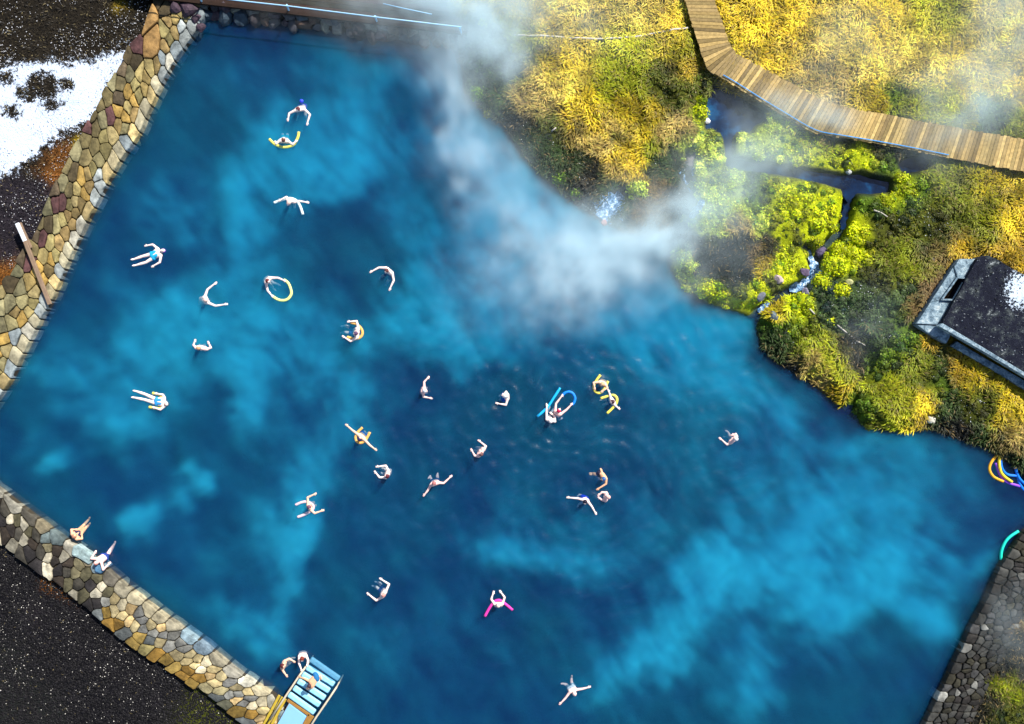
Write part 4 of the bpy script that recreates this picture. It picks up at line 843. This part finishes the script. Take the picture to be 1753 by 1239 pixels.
# heath and gravel on the left banks
def left_ok(x, y):
    A_ = poly_np([tuple(W(a, b)[:2]) for a, b in WALL_L_IN]+[tuple(W(a, b, .3)[:2]) for a, b in WALL_L_OUT[::-1]]); B_ = poly_np([tuple(W(a, b)[:2]) for a, b in WALL_B_IN]+[tuple(W(a, b, .3)[:2]) for a, b in WALL_B_OUT[::-1]])
    return (sdist(POOL, x, y) > .6) & (sdist(A_, x, y) > .08) & (sdist(B_, x, y) > .08)
xh, yh = scatter(90000, -24.5, W(480, 0)[0], -17.2, 17.2, g); kk = left_ok(xh, yh) & ((yh > W(0, 800)[1]) | (g.random(len(xh)) < .2)); xh, yh = xh[kk], yh[kk]
sd_ = -sdist(SNOW, xh, yh)
for cx, cy, r in SNOW_HOLES: sd_ = np.minimum(sd_, np.hypot(xh-cx, (yh-cy)*1.3)-r)
kk = sd_ < .15; xh, yh = xh[kk], yh[kk]; ch = ground_col(xh, yh)*g.uniform(.2, 1.6, (len(xh), 1)); yl = g.random(len(xh)) < .10; ch[yl] = ch[yl]+np.array([.16, .13, .06])*g.random((yl.sum(), 1))
me = blades('heath', xh, yh, ch, .16, .035, .4, 1.4, M_GRASS, g, .8, .4)
tag(link('heath', me, M_GRASS, None, False), 'dark brown heath and dead twigs on the banks left of the pool', kind='stuff')
# gravel
def pebbles(name, x, y, s_, col, lab, z_lift=0.):
    z = ground_at(x, y); n = len(x); base = np.array([(1, 0, 0), (0, 1, 0), (-1, 0, 0), (0, -1, 0), (0, 0, .8)], float); fc = np.array([[0, 1, 4], [1, 2, 4], [2, 3, 4], [3, 0, 4]])
    a = g.uniform(0, 6.28, n); V = np.empty((n, 5, 3)); V[:, :, 0] = base[:, 0]*np.cos(a)[:, None]-base[:, 1]*np.sin(a)[:, None]*.7; V[:, :, 1] = base[:, 0]*np.sin(a)[:, None]+base[:, 1]*np.cos(a)[:, None]*.7; V[:, :, 2] = base[:, 2]
    V = V*s_[:, None, None]*g.uniform(.7, 1.3, (n, 5, 1)); V += np.stack([x, y, z+z_lift], -1)[:, None]
    lo = (np.arange(n)[:, None, None]*5+fc).reshape(-1); me = np_mesh(name, V.reshape(-1, 3), lo, np.full(n*4, 3), np.repeat(col, 5, 0))
    return tag(link(name, me, M_GRASS, None, False), lab, kind='stuff')
xp, yp = scatter(42000, -24.5, W(480, 0)[0], -17.2, W(0, 900)[1], g); kk = left_ok(xp, yp); xp, yp = xp[kk], yp[kk]
dens = np.clip(fbm(xp*.45, yp*.45, 3, 141)+.42, 0, 1)*smooth01(-17.5, -13, yp)**.3; wt = g.random(len(xp)) < .24*dens**1.6
cp = np.where(wt[:, None], np.array([.62, .60, .55])*g.uniform(.4, 1.2, (len(xp), 1)), np.array([.020, .018, .022])*g.uniform(.05, .55, (len(xp), 1)))
pebbles('gravel', xp, yp, np.where(wt, g.uniform(.014, .034, len(xp)), g.uniform(.03, .07, len(xp))), cp, 'black lava gravel flecked with white grit below the lower left wall', .012)
xp, yp = scatter(12000, -24.5, W(340, 0)[0], W(0, 600)[1], 17.2, g); kk = left_ok(xp, yp) & (fbm(xp*1.1, yp*1.1, 3, 161)+.12*g.standard_normal(len(xp)) > .06); xp, yp = xp[kk], yp[kk]
pebbles('grit', xp, yp, g.uniform(.014, .034, len(xp)), np.array([.55, .56, .60])*g.uniform(.3, 1.2, (len(xp), 1)), 'white grit and frost crumbs on the dark heath left of the pool', .04)
xp, yp = scatter(9000, W(860, 0)[0], 24.5, W(0, 780)[1], 12, g); kk = free_land(xp, yp) & (fbm(xp*.8, yp*.8, 3, 151) > .02); xp, yp = xp[kk], yp[kk]; cq = ground_col(xp, yp); kk = cq.sum(1) < .16; xp, yp = xp[kk], yp[kk]
pebbles('grit', xp, yp, g.uniform(.012, .03, len(xp)), np.array([.6, .64, .66])*g.uniform(.4, 1.2, (len(xp), 1)), 'pale flecks of frost in the darker grass round the springs', .05)
# sticks
M_STICK = simple('dead_stick', (.5, .46, .40), .8, .3)
for pts_, lab in ([[(1434, 556), (1452, 570), (1466, 580)], 'pale broken stick at the top of the dark gully in the grass'], [[(1470, 583), (1480, 587), (1487, 591)], 'short pale stick at the upper right corner of the dark gully'], [[(1388, 528), (1396, 537)], 'thin pale stick right of the moss at the stream mouth'], [[(1495, 360), (1508, 364), (1519, 371)], 'bent brown stick lying in the grass right of the spring channel'], [[(1595, 441), (1600, 446)], 'small twig in the grass left of the ruin'], [[(944, 223), (952, 217)], 'short white stick on the dark bank between grass tufts']):
    mb = MB(); P_ = [W(a, b, .7) for a, b in pts_]; P_ = [Vector((p.x, p.y, gz(p)+.10+.02*i)) for i, p in enumerate(P_)]; mb.tube(P_, [.035-.006*i for i in range(len(P_))], 6); tag(mb.build('stick', M_STICK, smooth=True), lab, 'stick', 'dead sticks in the grass')
# ------------------------------------------------------------ people
def skinmat(name, col):
    t = NT(name); n = t.noise(14, 4)
    return t.pbr(t.mix(n, tuple(c*.9 for c in col), tuple(min(1, c*1.08) for c in col)), .45, None, .35)
SKINS = {'pale': skinmat('skin_pale', (.88, .66, .60)), 'pink': skinmat('skin_pink', (.86, .55, .50)), 'tan': skinmat('skin_tan', (.72, .38, .22)), 'warm': skinmat('skin_warm', (.80, .48, .34))}
_cm = {}
def flat(col, rough=.7):
    if col not in _cm: _cm[col] = simple('cloth_%d' % len(_cm), col, rough, .25, 16, .3)
    return _cm[col]
M_EYE = simple('eye', (.02, .02, .02), .2, .0)
BAKE = []
def remesh_obj(name, mb, mat, parent, vox, sm=3):
    o = mb.build(name, mat, parent, True); m = o.modifiers.new('remesh', 'REMESH'); m.mode = 'VOXEL'; m.voxel_size = vox; m.use_smooth_shade = True
    s_ = o.modifiers.new('smooth', 'SMOOTH'); s_.factor = .5; s_.iterations = sm; BAKE.append(o); return o
def hand(mb, wrist, d, curl=.25, side=1, grip=False):
    d = d.normalized(); s_ = d.cross(Vector((0, 0, 1)))
    s_ = s_.normalized() if s_.length > .1 else Vector((1, 0, 0)); up = s_.cross(d)
    c = wrist+d*.05; mb.ell(c, (d*.060, s_*.052, up*.024), 10, 6)
    for k, (o_, ln) in enumerate(((-.033, .062), (-.011, .078), (.011, .072), (.033, .055))):
        a = wrist+d*.085+s_*o_; dd = (d+s_*o_*5).normalized(); b = a+dd*ln*.55-up*ln*curl*.3; e = b+dd*ln*(.5 if not grip else .2)-up*ln*curl*(1 if not grip else 1.6)
        mb.capsule(a, b, .0115, .0105, 7); mb.capsule(b, e, .0105, .0095, 7)
    a = wrist+d*.03+s_*side*.035; b = a+(d*.6+s_*side*.8).normalized()*.04; mb.capsule(a, b, .013, .012, 7); mb.capsule(b, b+(d*.9+s_*side*.3-up*.3).normalized()*.032, .012, .010, 7)
def person(label, head, face, S, E, H, pelvis, K=None, F=None, skin='pale', hair=(.04, .02, .015), suit=None, suit_col=(.02, .03, .10), long=False, pitch=0, cap=False, up_face=False, grip=False, skirt=False):
    """joints are (photo x, photo y, height in m); face = direction the head looks, degrees in plan; pitch up"""
    q = lambda p, dz=0.: W(p[0], p[1], (p[2] if len(p) > 2 else dz))
    hd = q(head, .27); s0, s1 = (q(p, .035) for p in S); e0, e1 = (q(p, .02) for p in E); h0, h1 = (q(p, .03) for p in H); pv = q(pelvis, -.5)
    root = empty('person', (hd.x, hd.y, 0), label, 'person', 'bathers in and beside the hot pool')
    mid = (s0+s1)/2; sv = (s1-s0).normalized(); spine = (pv-mid).normalized()
    fwd3 = Vector((math.cos(R(face))*math.cos(R(pitch)), math.sin(R(face))*math.cos(R(pitch)), math.sin(R(pitch))))
    hip = sv*.10; mb = MB()
    mb.capsule(s0, s1, .075, .075)
    for s_, sg in ((s0, -1), (s1, 1)): mb.capsule(s_.lerp(mid, .35)+spine*.05, pv+hip*sg*.6, .115, .110)
    mb.capsule(mid+spine*.08, pv, .13, .12); mb.capsule(pv-hip, pv+hip, .10, .10)
    neck = mid-spine*.04; mb.capsule(neck, neck.lerp(hd, .6), .062, .052)
    for s_, e_, h_ in ((s0, e0, h0), (s1, e1, h1)):
        d = (h_-e_); dd = d.normalized() if d.length > .02 else Vector((1, 0, 0)); wr = h_-dd*.10
        mb.capsule(s_, e_, .066, .050); mb.capsule(e_, e_.lerp(wr, .4), .050, .047); mb.capsule(e_.lerp(wr, .4), wr, .047, .034)
    hand(mb, h0-(h0-e0).normalized()*.10, h0-e0, side=1, grip=grip); hand(mb, h1-(h1-e1).normalized()*.10, h1-e1, side=-1, grip=grip)
    # head with jaw, nose, ears
    fr = fwd3; upv = (hd-neck)
    if abs(upv.normalized().dot(fr)) > .8: upv = Vector((0, 0, 1)) if abs(fr.z) < .7 else -spine
    upv = (upv-fr*upv.dot(fr)).normalized(); rt = fr.cross(upv)
    mb.ell(hd+upv*.02, (rt*.086, fr*.100, upv*.11), 16, 10); mb.ell(hd-upv*.055+fr*.025, (rt*.052, fr*.06, upv*.06), 12, 8)
    mb.capsule(hd+fr*.096+upv*.015, hd+fr*.114-upv*.022, .010, .016, 8); mb.capsule(hd+fr*.088-upv*.055-rt*.018, hd+fr*.088-upv*.055+rt*.018, .011, .011, 6)
    for sg in (-1, 1): mb.ell(hd+rt*sg*.08-fr*.004, (rt*.014, fr*.02, upv*.032), 8, 6)
    if K:
        for kp, fp, sg in ((K[0], F[0] if F else None, -1), (K[1], F[1] if F else None, 1)):
            k_ = q(kp, -.45); hp = pv+hip*sg*.9; mb.capsule(hp, k_, .095, .066)
            if fp:
                f_ = q(fp, -.8); mb.capsule(k_, k_.lerp(f_, .4), .064, .066); mb.capsule(k_.lerp(f_, .4), f_, .066, .042)
                dd = (f_-k_).normalized(); to = dd*.6+Vector((0, 0, .6)) if f_.z > -.3 else dd*.4+fr*.7; to.normalize(); mb.capsule(f_-to*.03, f_+to*.09, .035, .045); mb.capsule(f_+to*.09, f_+to*.14, .045, .028)
    body = remesh_obj('body', mb, SKINS[skin], root, .0145)
    if hair is not None:
        hb = MB(); c = hd+upv*.035-fr*.022
        hb.ell(c, (rt*.100, fr*.106, upv*.105), 16, 10)
        if long: hb.capsule(hd-fr*.07, hd-fr*.11-upv*.12, .06, .05); hb.capsule(hd-fr*.11-upv*.12, hd-fr*.13-upv*.2+rt*.03, .05, .03)
        o = remesh_obj('swim_cap' if cap else 'hair', hb, flat(hair, .6 if not cap else .35), root, .018, 2)
    for sg in (-1, 1):
        eb = MB(); eb.ell(hd+rt*sg*.032+fr*.094+upv*.018, (rt*.014, fr*.012, upv*.010), 8, 6); eb.build('eye', M_EYE, root, True)
    if suit:
        sb = MB(); ex = .014; 
        sb.capsule(pv-hip, pv+hip, .108+ex, .108+ex); sb.capsule(pv-spine*.03, pv, .12+ex, .12+ex)
        if suit == 'shorts':
            sb.capsule(pv-spine*.06-hip*.6, pv-spine*.06+hip*.6, .10+ex, .10+ex)
            if K:
                for kp, sg in ((K[0], -1), (K[1], 1)): hp = pv+hip*sg*.9; k_ = q(kp, -.45); sb.capsule(hp, hp.lerp(k_, .55), .088+ex, .078+ex)
        else:
            a = mid+spine*.13; sb.capsule(a-sv*.07, pv-hip*.5, .118+ex, .112+ex); sb.capsule(a+sv*.07, pv+hip*.5, .118+ex, .112+ex)
            for sg in (-1, 1): sb.capsule(s0.lerp(s1, .5+sg*.24)+spine*.12+fr*.03, s0.lerp(s1, .5+sg*.26)-Vector((0, 0, 0)), .10, .068) if suit == 'suit_full' else None
        remesh_obj('swim_shorts' if suit == 'shorts' else 'swimsuit', sb, flat(suit_col), root, .02, 2)
    return root
def noodle(label, pts_, col, z=.0, rad=.062, k=6):
    mb = MB(); mb.tube(catmull([W(a, b, z) for a, b in pts_], k), rad, 10)
    return tag(mb.build('pool_noodle', flat(col, .55), smooth=True), label, 'pool noodle', 'foam pool noodles')
YEL = (.80, .66, .10); ORA = (.85, .42, .10)
BLUE_S = (.02, .30, .70)
person('topmost swimmer with dark red hair and both arms curved forward, beside a small blue ball', (510.2, 187.5), -110, [(505.5, 189), (521, 187)], [(495, 194), (530.5, 196)], [(492.7, 205.5), (525.5, 212.5)], (518, 182, -.28), [(510, 196, -.30), (523, 197, -.30)], [(509, 201, -.5), (525, 203, -.5)], hair=(.10, .02, .03), suit='shorts', suit_col=(.08, .05, .5))
mb = MB(); mb.ell(W(516.2, 172.9, .03), (Vector((.09, 0, 0)), Vector((0, .09, 0)), Vector((0, 0, .09)))); tag(mb.build('ball', flat((.03, .06, .75), .4), smooth=True), 'small deep blue ball floating behind the topmost swimmer', 'ball')
noodle('yellow noodle bent under the arms of the bather just below the topmost swimmer', [(461, 238), (471, 247), (486, 252), (502, 248), (509.5, 236), (511.7, 225.6)], YEL)
person('brown haired bather in turquoise on a yellow noodle, just below the topmost swimmer', (485.5, 238.5), 80, [(478.5, 241), (494, 242)], [(473, 246, .06), (501, 247, .06)], [(471, 242, .08), (508, 240.5, .08)], (488, 238, -.40), [(484, 230, -.5), (492, 230, -.5)], hair=(.13, .05, .04), suit='shorts', suit_col=(.01, .5, .6), grip=True)
noodle('white noodle with a long tail held by the bald bather who stretches one arm', [(469, 347), (480, 343), (492, 339.5), (502, 340.5), (509.8, 346), (514.6, 355), (518.5, 367)], (.70, .85, .80))
person('bald bather leaning on a white noodle with one arm stretched to the right', (494, 348), -120, [(492.5, 342.5), (505, 345.5)], [(490.5, 337, .04), (512, 344, .03)], [(478, 343, .10), (527, 346.5)], (500.5, 343, -.30), [(497, 354, -.45), (504, 354, -.45)], hair=(.55, .38, .34), suit=None)
person('floater with purple hair in a bright blue swimsuit, legs apart, near the left wall', (278, 429, .10), 20, [(270, 425.5, .02), (275.5, 437, .02)], [(261.5, 418.5, .02), (273.5, 449, .02)], [(249, 420.5, .03), (260.5, 456, .03)], (261.5, 437.8, -.02), [(244.5, 438.5, .0), (250, 449, .0)], [(229.5, 443.5, .02), (232, 454, .02)], hair=(.20, .03, .45), suit='suit', suit_col=(.01, .36, .62), pitch=70)
person('bald swimmer with both arms spread open to the right like a wide letter C', (352.8, 513), 25, [(351, 507), (357, 518.5)], [(355, 495.5), (369, 523.5)], [(369.5, 484), (388, 520.5)], (346, 514.5, -.22), [(342, 520, -.5), (347, 524, -.5)], hair=(.60, .42, .38))
person('bather with ginger crown facing the top, elbows bent up on both sides', (340.6, 594.5), 80, [(335.5, 595), (354.5, 597.5)], [(331, 590.5), (361, 595)], [(334, 582.5), (356.5, 585.5)], (346, 594, -.22), [(342, 590, -.6), (350, 590, -.6)], skin='pink', hair=(.55, .30, .16))
noodle('pale yellow noodle making a ring in front of the dark red haired bather', [(486, 478.5), (492.5, 483.5), (496.5, 491), (498.8, 501.5), (495, 509.5), (489, 513.5), (481, 514), (473.5, 511.5), (465.5, 506)], (.80, .85, .25))
person('dark red haired bather holding both ends of a ring shaped yellow noodle', (459, 481), -30, [(463.5, 475.5), (455.5, 484.5)], [(476, 475.5), (458, 497)], [(489, 481, .05), (467, 508, .05)], (456, 478, -.40), [(468, 484, -.4), (464, 488, -.4)], [(475, 486, -.6), (468, 494, -.6)], hair=(.10, .015, .02), grip=True)
person('brown haired swimmer in navy shorts, one arm left and one down, in the upper middle', (661.8, 464), -120, [(660.5, 458.5), (671.5, 468)], [(648.5, 458), (674, 480)], [(634.5, 465.5), (666.7, 495.5)], (668, 468, -.25), [(655, 472.5, -.38), (664, 481, -.38)], [(652, 474, -.7), (662, 485, -.7)], hair=(.10, .03, .03), suit='shorts', suit_col=(.01, .06, .26))
noodle('orange noodle curved behind the back of the bather in navy shorts', [(600.5, 552), (609.4, 554.5), (617.5, 561), (620.6, 569.4), (617, 577), (607, 580), (594, 576.5)], ORA, -.02)
person('bather in navy shorts sitting back in an orange noodle with knees showing underwater', (608.5, 570.5), 190, [(613, 560), (611.5, 577.5)], [(610.5, 549.5, .05), (600, 584, .05)], [(596, 550.5, .06), (587, 575.5, .06)], (607, 567.5, -.30), [(593.5, 558, -.25), (592, 568.6, -.25)], [(588, 558, -.7), (587, 569, -.7)], hair=(.08, .04, .10), suit='shorts', suit_col=(.01, .08, .32))
noodle('yellow noodle behind the neck of the floater in the patterned blue swimsuit', [(261, 672.5), (272, 675.5), (280.5, 682), (281.5, 691), (274, 699), (255, 696.5)], YEL, .0)
person('floater in a patterned blue swimsuit with straight legs and a yellow noodle under the arms', (284, 690, .10), 10, [(281, 680.5, .03), (281.5, 695, .03)], [(279, 675.5, .07), (274.5, 701, .07)], [(266, 673.5, .09), (262, 697, .09)], (268.5, 687, -.02), [(248, 674.5, .0), (247.5, 684, .0)], [(233, 669.5, .02), (230.5, 680.5, .02)], hair=(.42, .22, .14), suit='suit', suit_col=(.03, .28, .66), pitch=60)
person('bather in a white swim cap with one arm up and one arm to the right', (728.2, 668.7), -20, [(726.2, 663.5), (724, 672)], [(726, 653.8), (724.8, 679)], [(733.5, 645.5), (738.8, 681.8)], (723, 668, -.40), [(730, 664, -.7), (730, 672, -.7)], skin='pink', hair=(.75, .72, .75), cap=True)
noodle('orange noodle in a horseshoe round the bather with straight spread arms', [(620.6, 731.5), (613, 739), (608.7, 748), (611, 755.5), (617.5, 758), (624.5, 754.5), (629.5, 747), (633.3, 739.5)], ORA, -.02)
person('dark haired bather in an orange horseshoe noodle with both arms spread straight out', (616.3, 750.6), 60, [(613.5, 744), (624, 752.5)], [(604, 737, .03), (633, 762, .03)], [(592.5, 727, .03), (643.5, 770, .03)], (621, 744.5, -.35), [(624, 739, -.55), (629, 742, -.55)], skin='warm', hair=(.03, .02, .08), suit='shorts', suit_col=(.01, .05, .4))
person('dark red haired bather curled to the left with pale knees under the water', (662.3, 814.4), 160, [(664.5, 806), (660.5, 817.5)], [(660.7, 797), (649.5, 817)], [(645, 798.8), (642, 807.5)], (666, 809, -.35), [(655, 802, -.28), (654, 809.5, -.28)], [(651, 801, -.7), (650, 809, -.7)], hair=(.09, .01, .02))
person('bather in a pale blue cap and deep blue swimsuit with one forearm pointing left', (864.2, 678), 190, [(868.6, 674.8), (868.8, 683)], [(866.4, 670.2), (866, 693)], [(860.5, 676), (850, 690)], (862, 680, -.35), [(856, 678, -.5), (856, 684, -.5)], hair=(.62, .66, .72), cap=True, suit='suit', suit_col=(.01, .09, .62))
person('stocky short haired bather with one arm raised and one folded, in the pool centre', (823.3, 776.3), 140, [(829.5, 767), (819, 781)], [(831.8, 763.8), (812.5, 780)], [(819.5, 754), (807, 769.5)], (822, 771, -.25), [(816, 766, -.7), (812, 772, -.7)], skin='pink', hair=(.14, .06, .06))
person('swimmer with arms stretched to lower left and upper right, feet glowing pale behind', (743, 828), -100, [(737.8, 830.2), (751, 826.2)], [(732, 839.8), (759.5, 827)], [(725.5, 848), (772.5, 815)], (745, 824, -.28), [(738, 820, -.35), (749, 818, -.35)], [(736, 815, -.3), (749, 811, -.3)], skin='pink', hair=(.34, .12, .12), suit='shorts', suit_col=(.01, .04, .16))
noodle('straight bright blue noodle beside the white haired bather of the close pair', [(959, 663.5), (948, 681), (938, 696), (929, 705), (919.5, 713)], (.01, .42, .85), -.02)
noodle('blue noodle arched between the hands of the bather in the crimson cap', [(963, 676.5), (967, 672.5), (974, 670.5), (980.5, 673.5), (984.3, 681), (983, 688), (979.5, 693)], (.005, .20, .75))
person('broad white haired bather of the close pair, one arm on the straight blue noodle', (942.6, 719.8, .22), 90, [(936, 717.5), (949.5, 721)], [(935.3, 705, .03), (949.5, 712, .0)], [(936, 692.5, .06), (943, 707, .05)], (942, 713, -.35), [(939, 705, -.4), (945, 705, -.4)], [(941, 694, -.5), (947, 700, -.8)], hair=(.72, .62, .60), suit='shorts', suit_col=(.01, .01, .06))
person('bather in a crimson cap reaching both hands to the arched blue noodle', (957, 702.3), 60, [(950.5, 703), (959.5, 709)], [(951.5, 691, .03), (970, 701, .03)], [(963, 676, .06), (979.5, 691, .06)], (952, 710, -.22), [(955, 713, -.4), (959, 716, -.4)], [(958, 718, -.4), (960, 717, -.6)], skin='pink', hair=(.45, .01, .06), cap=True, suit='shorts', suit_col=(.01, .02, .10), grip=True)
noodle('yellow noodle looped round the upper bather of the right hand pair', [(1028, 641.5), (1021, 651), (1016.5, 661), (1019, 670), (1027, 672.5), (1034.5, 665), (1041, 652)], YEL, -.02)
person('fair haired bather hugging a yellow noodle loop, upper one of the right hand pair', (1030.6, 657.8), -140, [(1025.5, 653.8), (1037, 659)], [(1016, 655, .04), (1039.8, 663.5, .04)], [(1018.5, 666, .07), (1029.5, 670.5, .07)], (1033, 653, -.35), [(1026, 660, -.6), (1031, 663, -.6)], skin='warm', hair=(.55, .36, .20), grip=True)
noodle('yellow noodle wrapped behind the lower bather of the right hand pair', [(1028.2, 681.8), (1040.5, 678), (1050, 676), (1056, 681.6), (1055, 690), (1048, 699), (1039, 707.5)], YEL, -.02)
person('dark haired bather leaning back on a yellow noodle, lower one of the right hand pair', (1047.9, 687.8), 200, [(1045.5, 681.8), (1052, 692)], [(1044, 675.5, .05), (1055, 695.5, .05)], [(1041.5, 667.5, .06), (1060, 699.5, .06)], (1046, 686, -.3), [(1037, 684, -.3), (1039, 690, -.3)], [(1032, 684, -.35), (1036, 691, -.35)], hair=(.05, .02, .03), suit='shorts', suit_col=(.01, .04, .25))
person('bather in a blue cap curled like a question mark with one arm trailing down', (1032.4, 819.7), 200, [(1032, 812), (1037.5, 819.5)], [(1030, 807.5), (1037.5, 828)], [(1028.5, 803.5), (1022.5, 837.5)], (1028, 812, -.06), [(1020, 812.5, -.10), (1019, 811, -.12)], [(1014, 812, -.20), (1013, 810, -.2)], skin='tan', hair=(.02, .10, .30), cap=True, suit='shorts', suit_col=(.01, .01, .04))
person('bald pink bather with arms curled into a ring, below the bather in the blue cap', (1040.5, 850.5), 150, [(1038, 843.5), (1036.5, 857)], [(1030.5, 842.5), (1030, 855.5)], [(1024.5, 847.5), (1025, 851.5)], (1036.5, 850, -.25), [(1030, 847, -.4), (1030, 853, -.4)], skin='pink', hair=(.70, .40, .36), suit='shorts', suit_col=(.01, .02, .06))
person('black haired bather in a bright blue top with long arms spread left and down', (1001.8, 859.5), -100, [(999.3, 855.5), (1006.5, 858.5)], [(988.8, 853, .02), (1013, 866.8, .02)], [(971.8, 851.5, .02), (1020, 879.3, .02)], (1000.5, 852, -.2), [(995, 848, -.35), (996, 860, -.4)], [(991, 847, -.4), (991, 863, -.4)], hair=(.006, .005, .02), suit='suit', suit_col=(.01, .03, .60))
noodle('pale pink noodle crossed behind the bather with angular arms', [(506, 864), (515.4, 860), (523.9, 858.8), (531.5, 860.5), (536.5, 865.5), (535.8, 871), (529.5, 876), (520, 881.2), (509.5, 885)], (.82, .50, .52), -.02)
person('dark haired bather on a pale pink noodle, arms bent like a zigzag towards the right', (529.5, 868.8), -60, [(527.3, 864), (532, 872.5)], [(526.5, 851.5, .03), (538.6, 878.5, .03)], [(540, 845, .03), (553, 873.5, .03)], (530.5, 864, -.35), [(537, 860, -.4), (540, 865, -.4)], hair=(.12, .05, .09), skin='warm')
person('reddish haired bather in navy shorts, one arm up and one left, near the lower middle', (655.6, 1018), 160, [(660.3, 1012), (654, 1022)], [(666, 1000), (644, 1027.8)], [(651, 990.5), (629.3, 1015.8)], (656, 1011, -.28), [(650, 998, -.28), (645, 1005, -.28)], [(646, 997, -.7), (641, 1004, -.7)], hair=(.60, .25, .22), suit='shorts', suit_col=(.01, .03, .16))
noodle('magenta noodle bent like a boomerang round the bather at the lower middle', [(830, 1055), (838, 1040.5), (846, 1030), (855, 1027.3), (863.6, 1032.5), (877.5, 1044)], (.75, .04, .35), -.01)
person('bather on a magenta noodle raising both forearms towards the top', (853, 1035), 90, [(846.5, 1033.5), (860, 1033.5)], [(840.8, 1025.5, .05), (863.8, 1022.5, .05)], [(845, 1013.5, .06), (856.3, 1012, .06)], (853.5, 1037, -.30), [(849, 1028, -.5), (857, 1028, -.5)], hair=(.78, .56, .48))
person('broad white haired swimmer alone on the right side of the pool, one arm reaching left', (1258.8, 751.4), 170, [(1261, 747), (1249.5, 758.5)], [(1259.5, 742.5), (1244.5, 761)], [(1253.5, 744.5), (1232.5, 750)], (1254, 751.5, -.20), [(1249, 746, -.3), (1248, 748, -.4)], [(1246.5, 739.5, -.3), (1243, 748, -.8)], skin='pink', hair=(.78, .74, .74))
person('swimmer in grey shorts at the bottom of the pool with both arms spread, feet kicking', (983.4, 1187.5, .16), -70, [(975.5, 1184.5), (986, 1180.5)], [(968.3, 1194.5), (997, 1179)], [(958.5, 1205), (1009.5, 1175.8)], (978, 1177, -.06), [(970, 1172, -.25), (978, 1166, -.12)], [(963.5, 1170, -.22), (978.4, 1159, -.14)], skin='pink', hair=(.72, .52, .48), suit='shorts', suit_col=(.22, .30, .38))
person('tanned bather in a navy swimsuit leaning back against the stone wall at lower left', (128, 917, .35), 50, [(123.5, 914, .28), (131.5, 922.5, .28)], [(122, 906.5, .25), (140.3, 922, .25)], [(132.5, 906, .12), (140, 912.5, .12)], (135.5, 911.5, .0), [(143, 899, -.02), (147, 903, -.02)], [(152.4, 888.5, -.18), (152.5, 898, -.10)], skin='tan', hair=(.35, .16, .10), suit='suit', suit_col=(.012, .012, .05))
person('pink bather in dark blue shorts lying back on the wall edge with elbows out', (165.7, 962.5, .62), 60, [(167, 956.5, .52), (173.5, 962, .52)], [(156.3, 956, .56), (176.5, 975, .56)], [(163.5, 944, .50), (188, 963.5, .45)], (178.8, 953, .05), [(186, 948, .0), (187, 943.5, .0)], [(194, 936, -.15), (196.5, 930, -.18)], skin='pink', hair=(.55, .22, .18), suit='shorts', suit_col=(.01, .04, .22), pitch=40)
person('long dark red haired bather beside the steps with arms curved to the right', (484.3, 1139.5), -20, [(487.5, 1131.5), (482.8, 1144)], [(495, 1127.3, .02), (485, 1149, .02)], [(504.5, 1133, .02), (491, 1157.5, .02)], (487, 1138, -.3), [(493, 1132, -.35), (493, 1137, -.4)], [(500, 1126, -.4), (499, 1133, -.8)], skin='warm', hair=(.08, .01, .012), long=True)
person('red haired pale bather holding the top of the left step rail with both hands', (517.2, 1128, .45), -90, [(512.5, 1123.5, .22), (524, 1122.5, .22)], [(511.6, 1134.5, .3), (527.5, 1129.5, .3)], [(516.5, 1148, .62), (525.5, 1139, .58)], (518, 1118, -.4), [(514, 1118, -.8), (522, 1118, -.8)], hair=(.16, .02, .012), grip=True)
person('orange tanned bather bending forward on the blue steps, one hand on the left rail', (529.5, 1174.5, .95), -110, [(530.5, 1166, .92), (534.5, 1176, .92)], [(521.5, 1161.5, .9), (529, 1180, .65)], [(511.5, 1158.5, .78), (524, 1178, .5)], (541, 1158.5, .88), [(542, 1163, .42), (545, 1160, .40)], [(546, 1160, -.0), (549, 1157, -.0)], skin='tan', hair=(.04, .02, .03), suit='shorts', suit_col=(.01, .12, .30), grip=True)
# noodles stored at the right edge
noodle('orange noodle, leftmost of the stored ones by the right bank', [(1711.5, 776.5), (1702, 784), (1695, 795), (1694, 805), (1700, 815), (1708, 820), (1717.5, 824)], (.95, .40, .02))
noodle('yellow noodle hanging beside the orange one by the right bank', [(1715, 773), (1710.5, 788), (1712.5, 805), (1719, 815), (1732.5, 825)], (.90, .65, .04), .06)
noodle('violet noodle among the stored ones by the right bank', [(1704.5, 792), (1709, 806), (1715, 817), (1726, 826), (1745.5, 832)], (.30, .08, .80), -.03)
noodle('deep blue noodle hooked to the right among the stored ones', [(1719.5, 774.5), (1713.5, 790), (1716.5, 804), (1725.5, 812.5), (1742, 814.5)], (.005, .18, .85), .02)
noodle('blue noodle curving out of frame above the other blue one at the right bank', [(1738, 797), (1741, 810), (1746, 820), (1756, 829), (1768, 835)], (.005, .20, .85), .05)
noodle('blue noodle curving out of frame, lowest of the stored ones', [(1742, 815), (1744, 824), (1750, 835), (1760, 843)], (.005, .20, .85), -.02)
noodle('turquoise green noodle lying against the dark rocks of the right wall', [(1743.5, 909), (1731, 917), (1722, 926), (1716, 938), (1713.7, 949), (1714, 958)], (.01, .70, .50), .06)
bpy.context.view_layer.update()
dg = bpy.context.evaluated_depsgraph_get(); NEW = []
for o in BAKE: NEW.append((o, bpy.data.meshes.new_from_object(o.evaluated_get(dg))))
for o, me in NEW:
    old = o.data; o.modifiers.clear(); o.data = me; me.name = o.name
    if not me.materials: me.materials.append(old.materials[0])
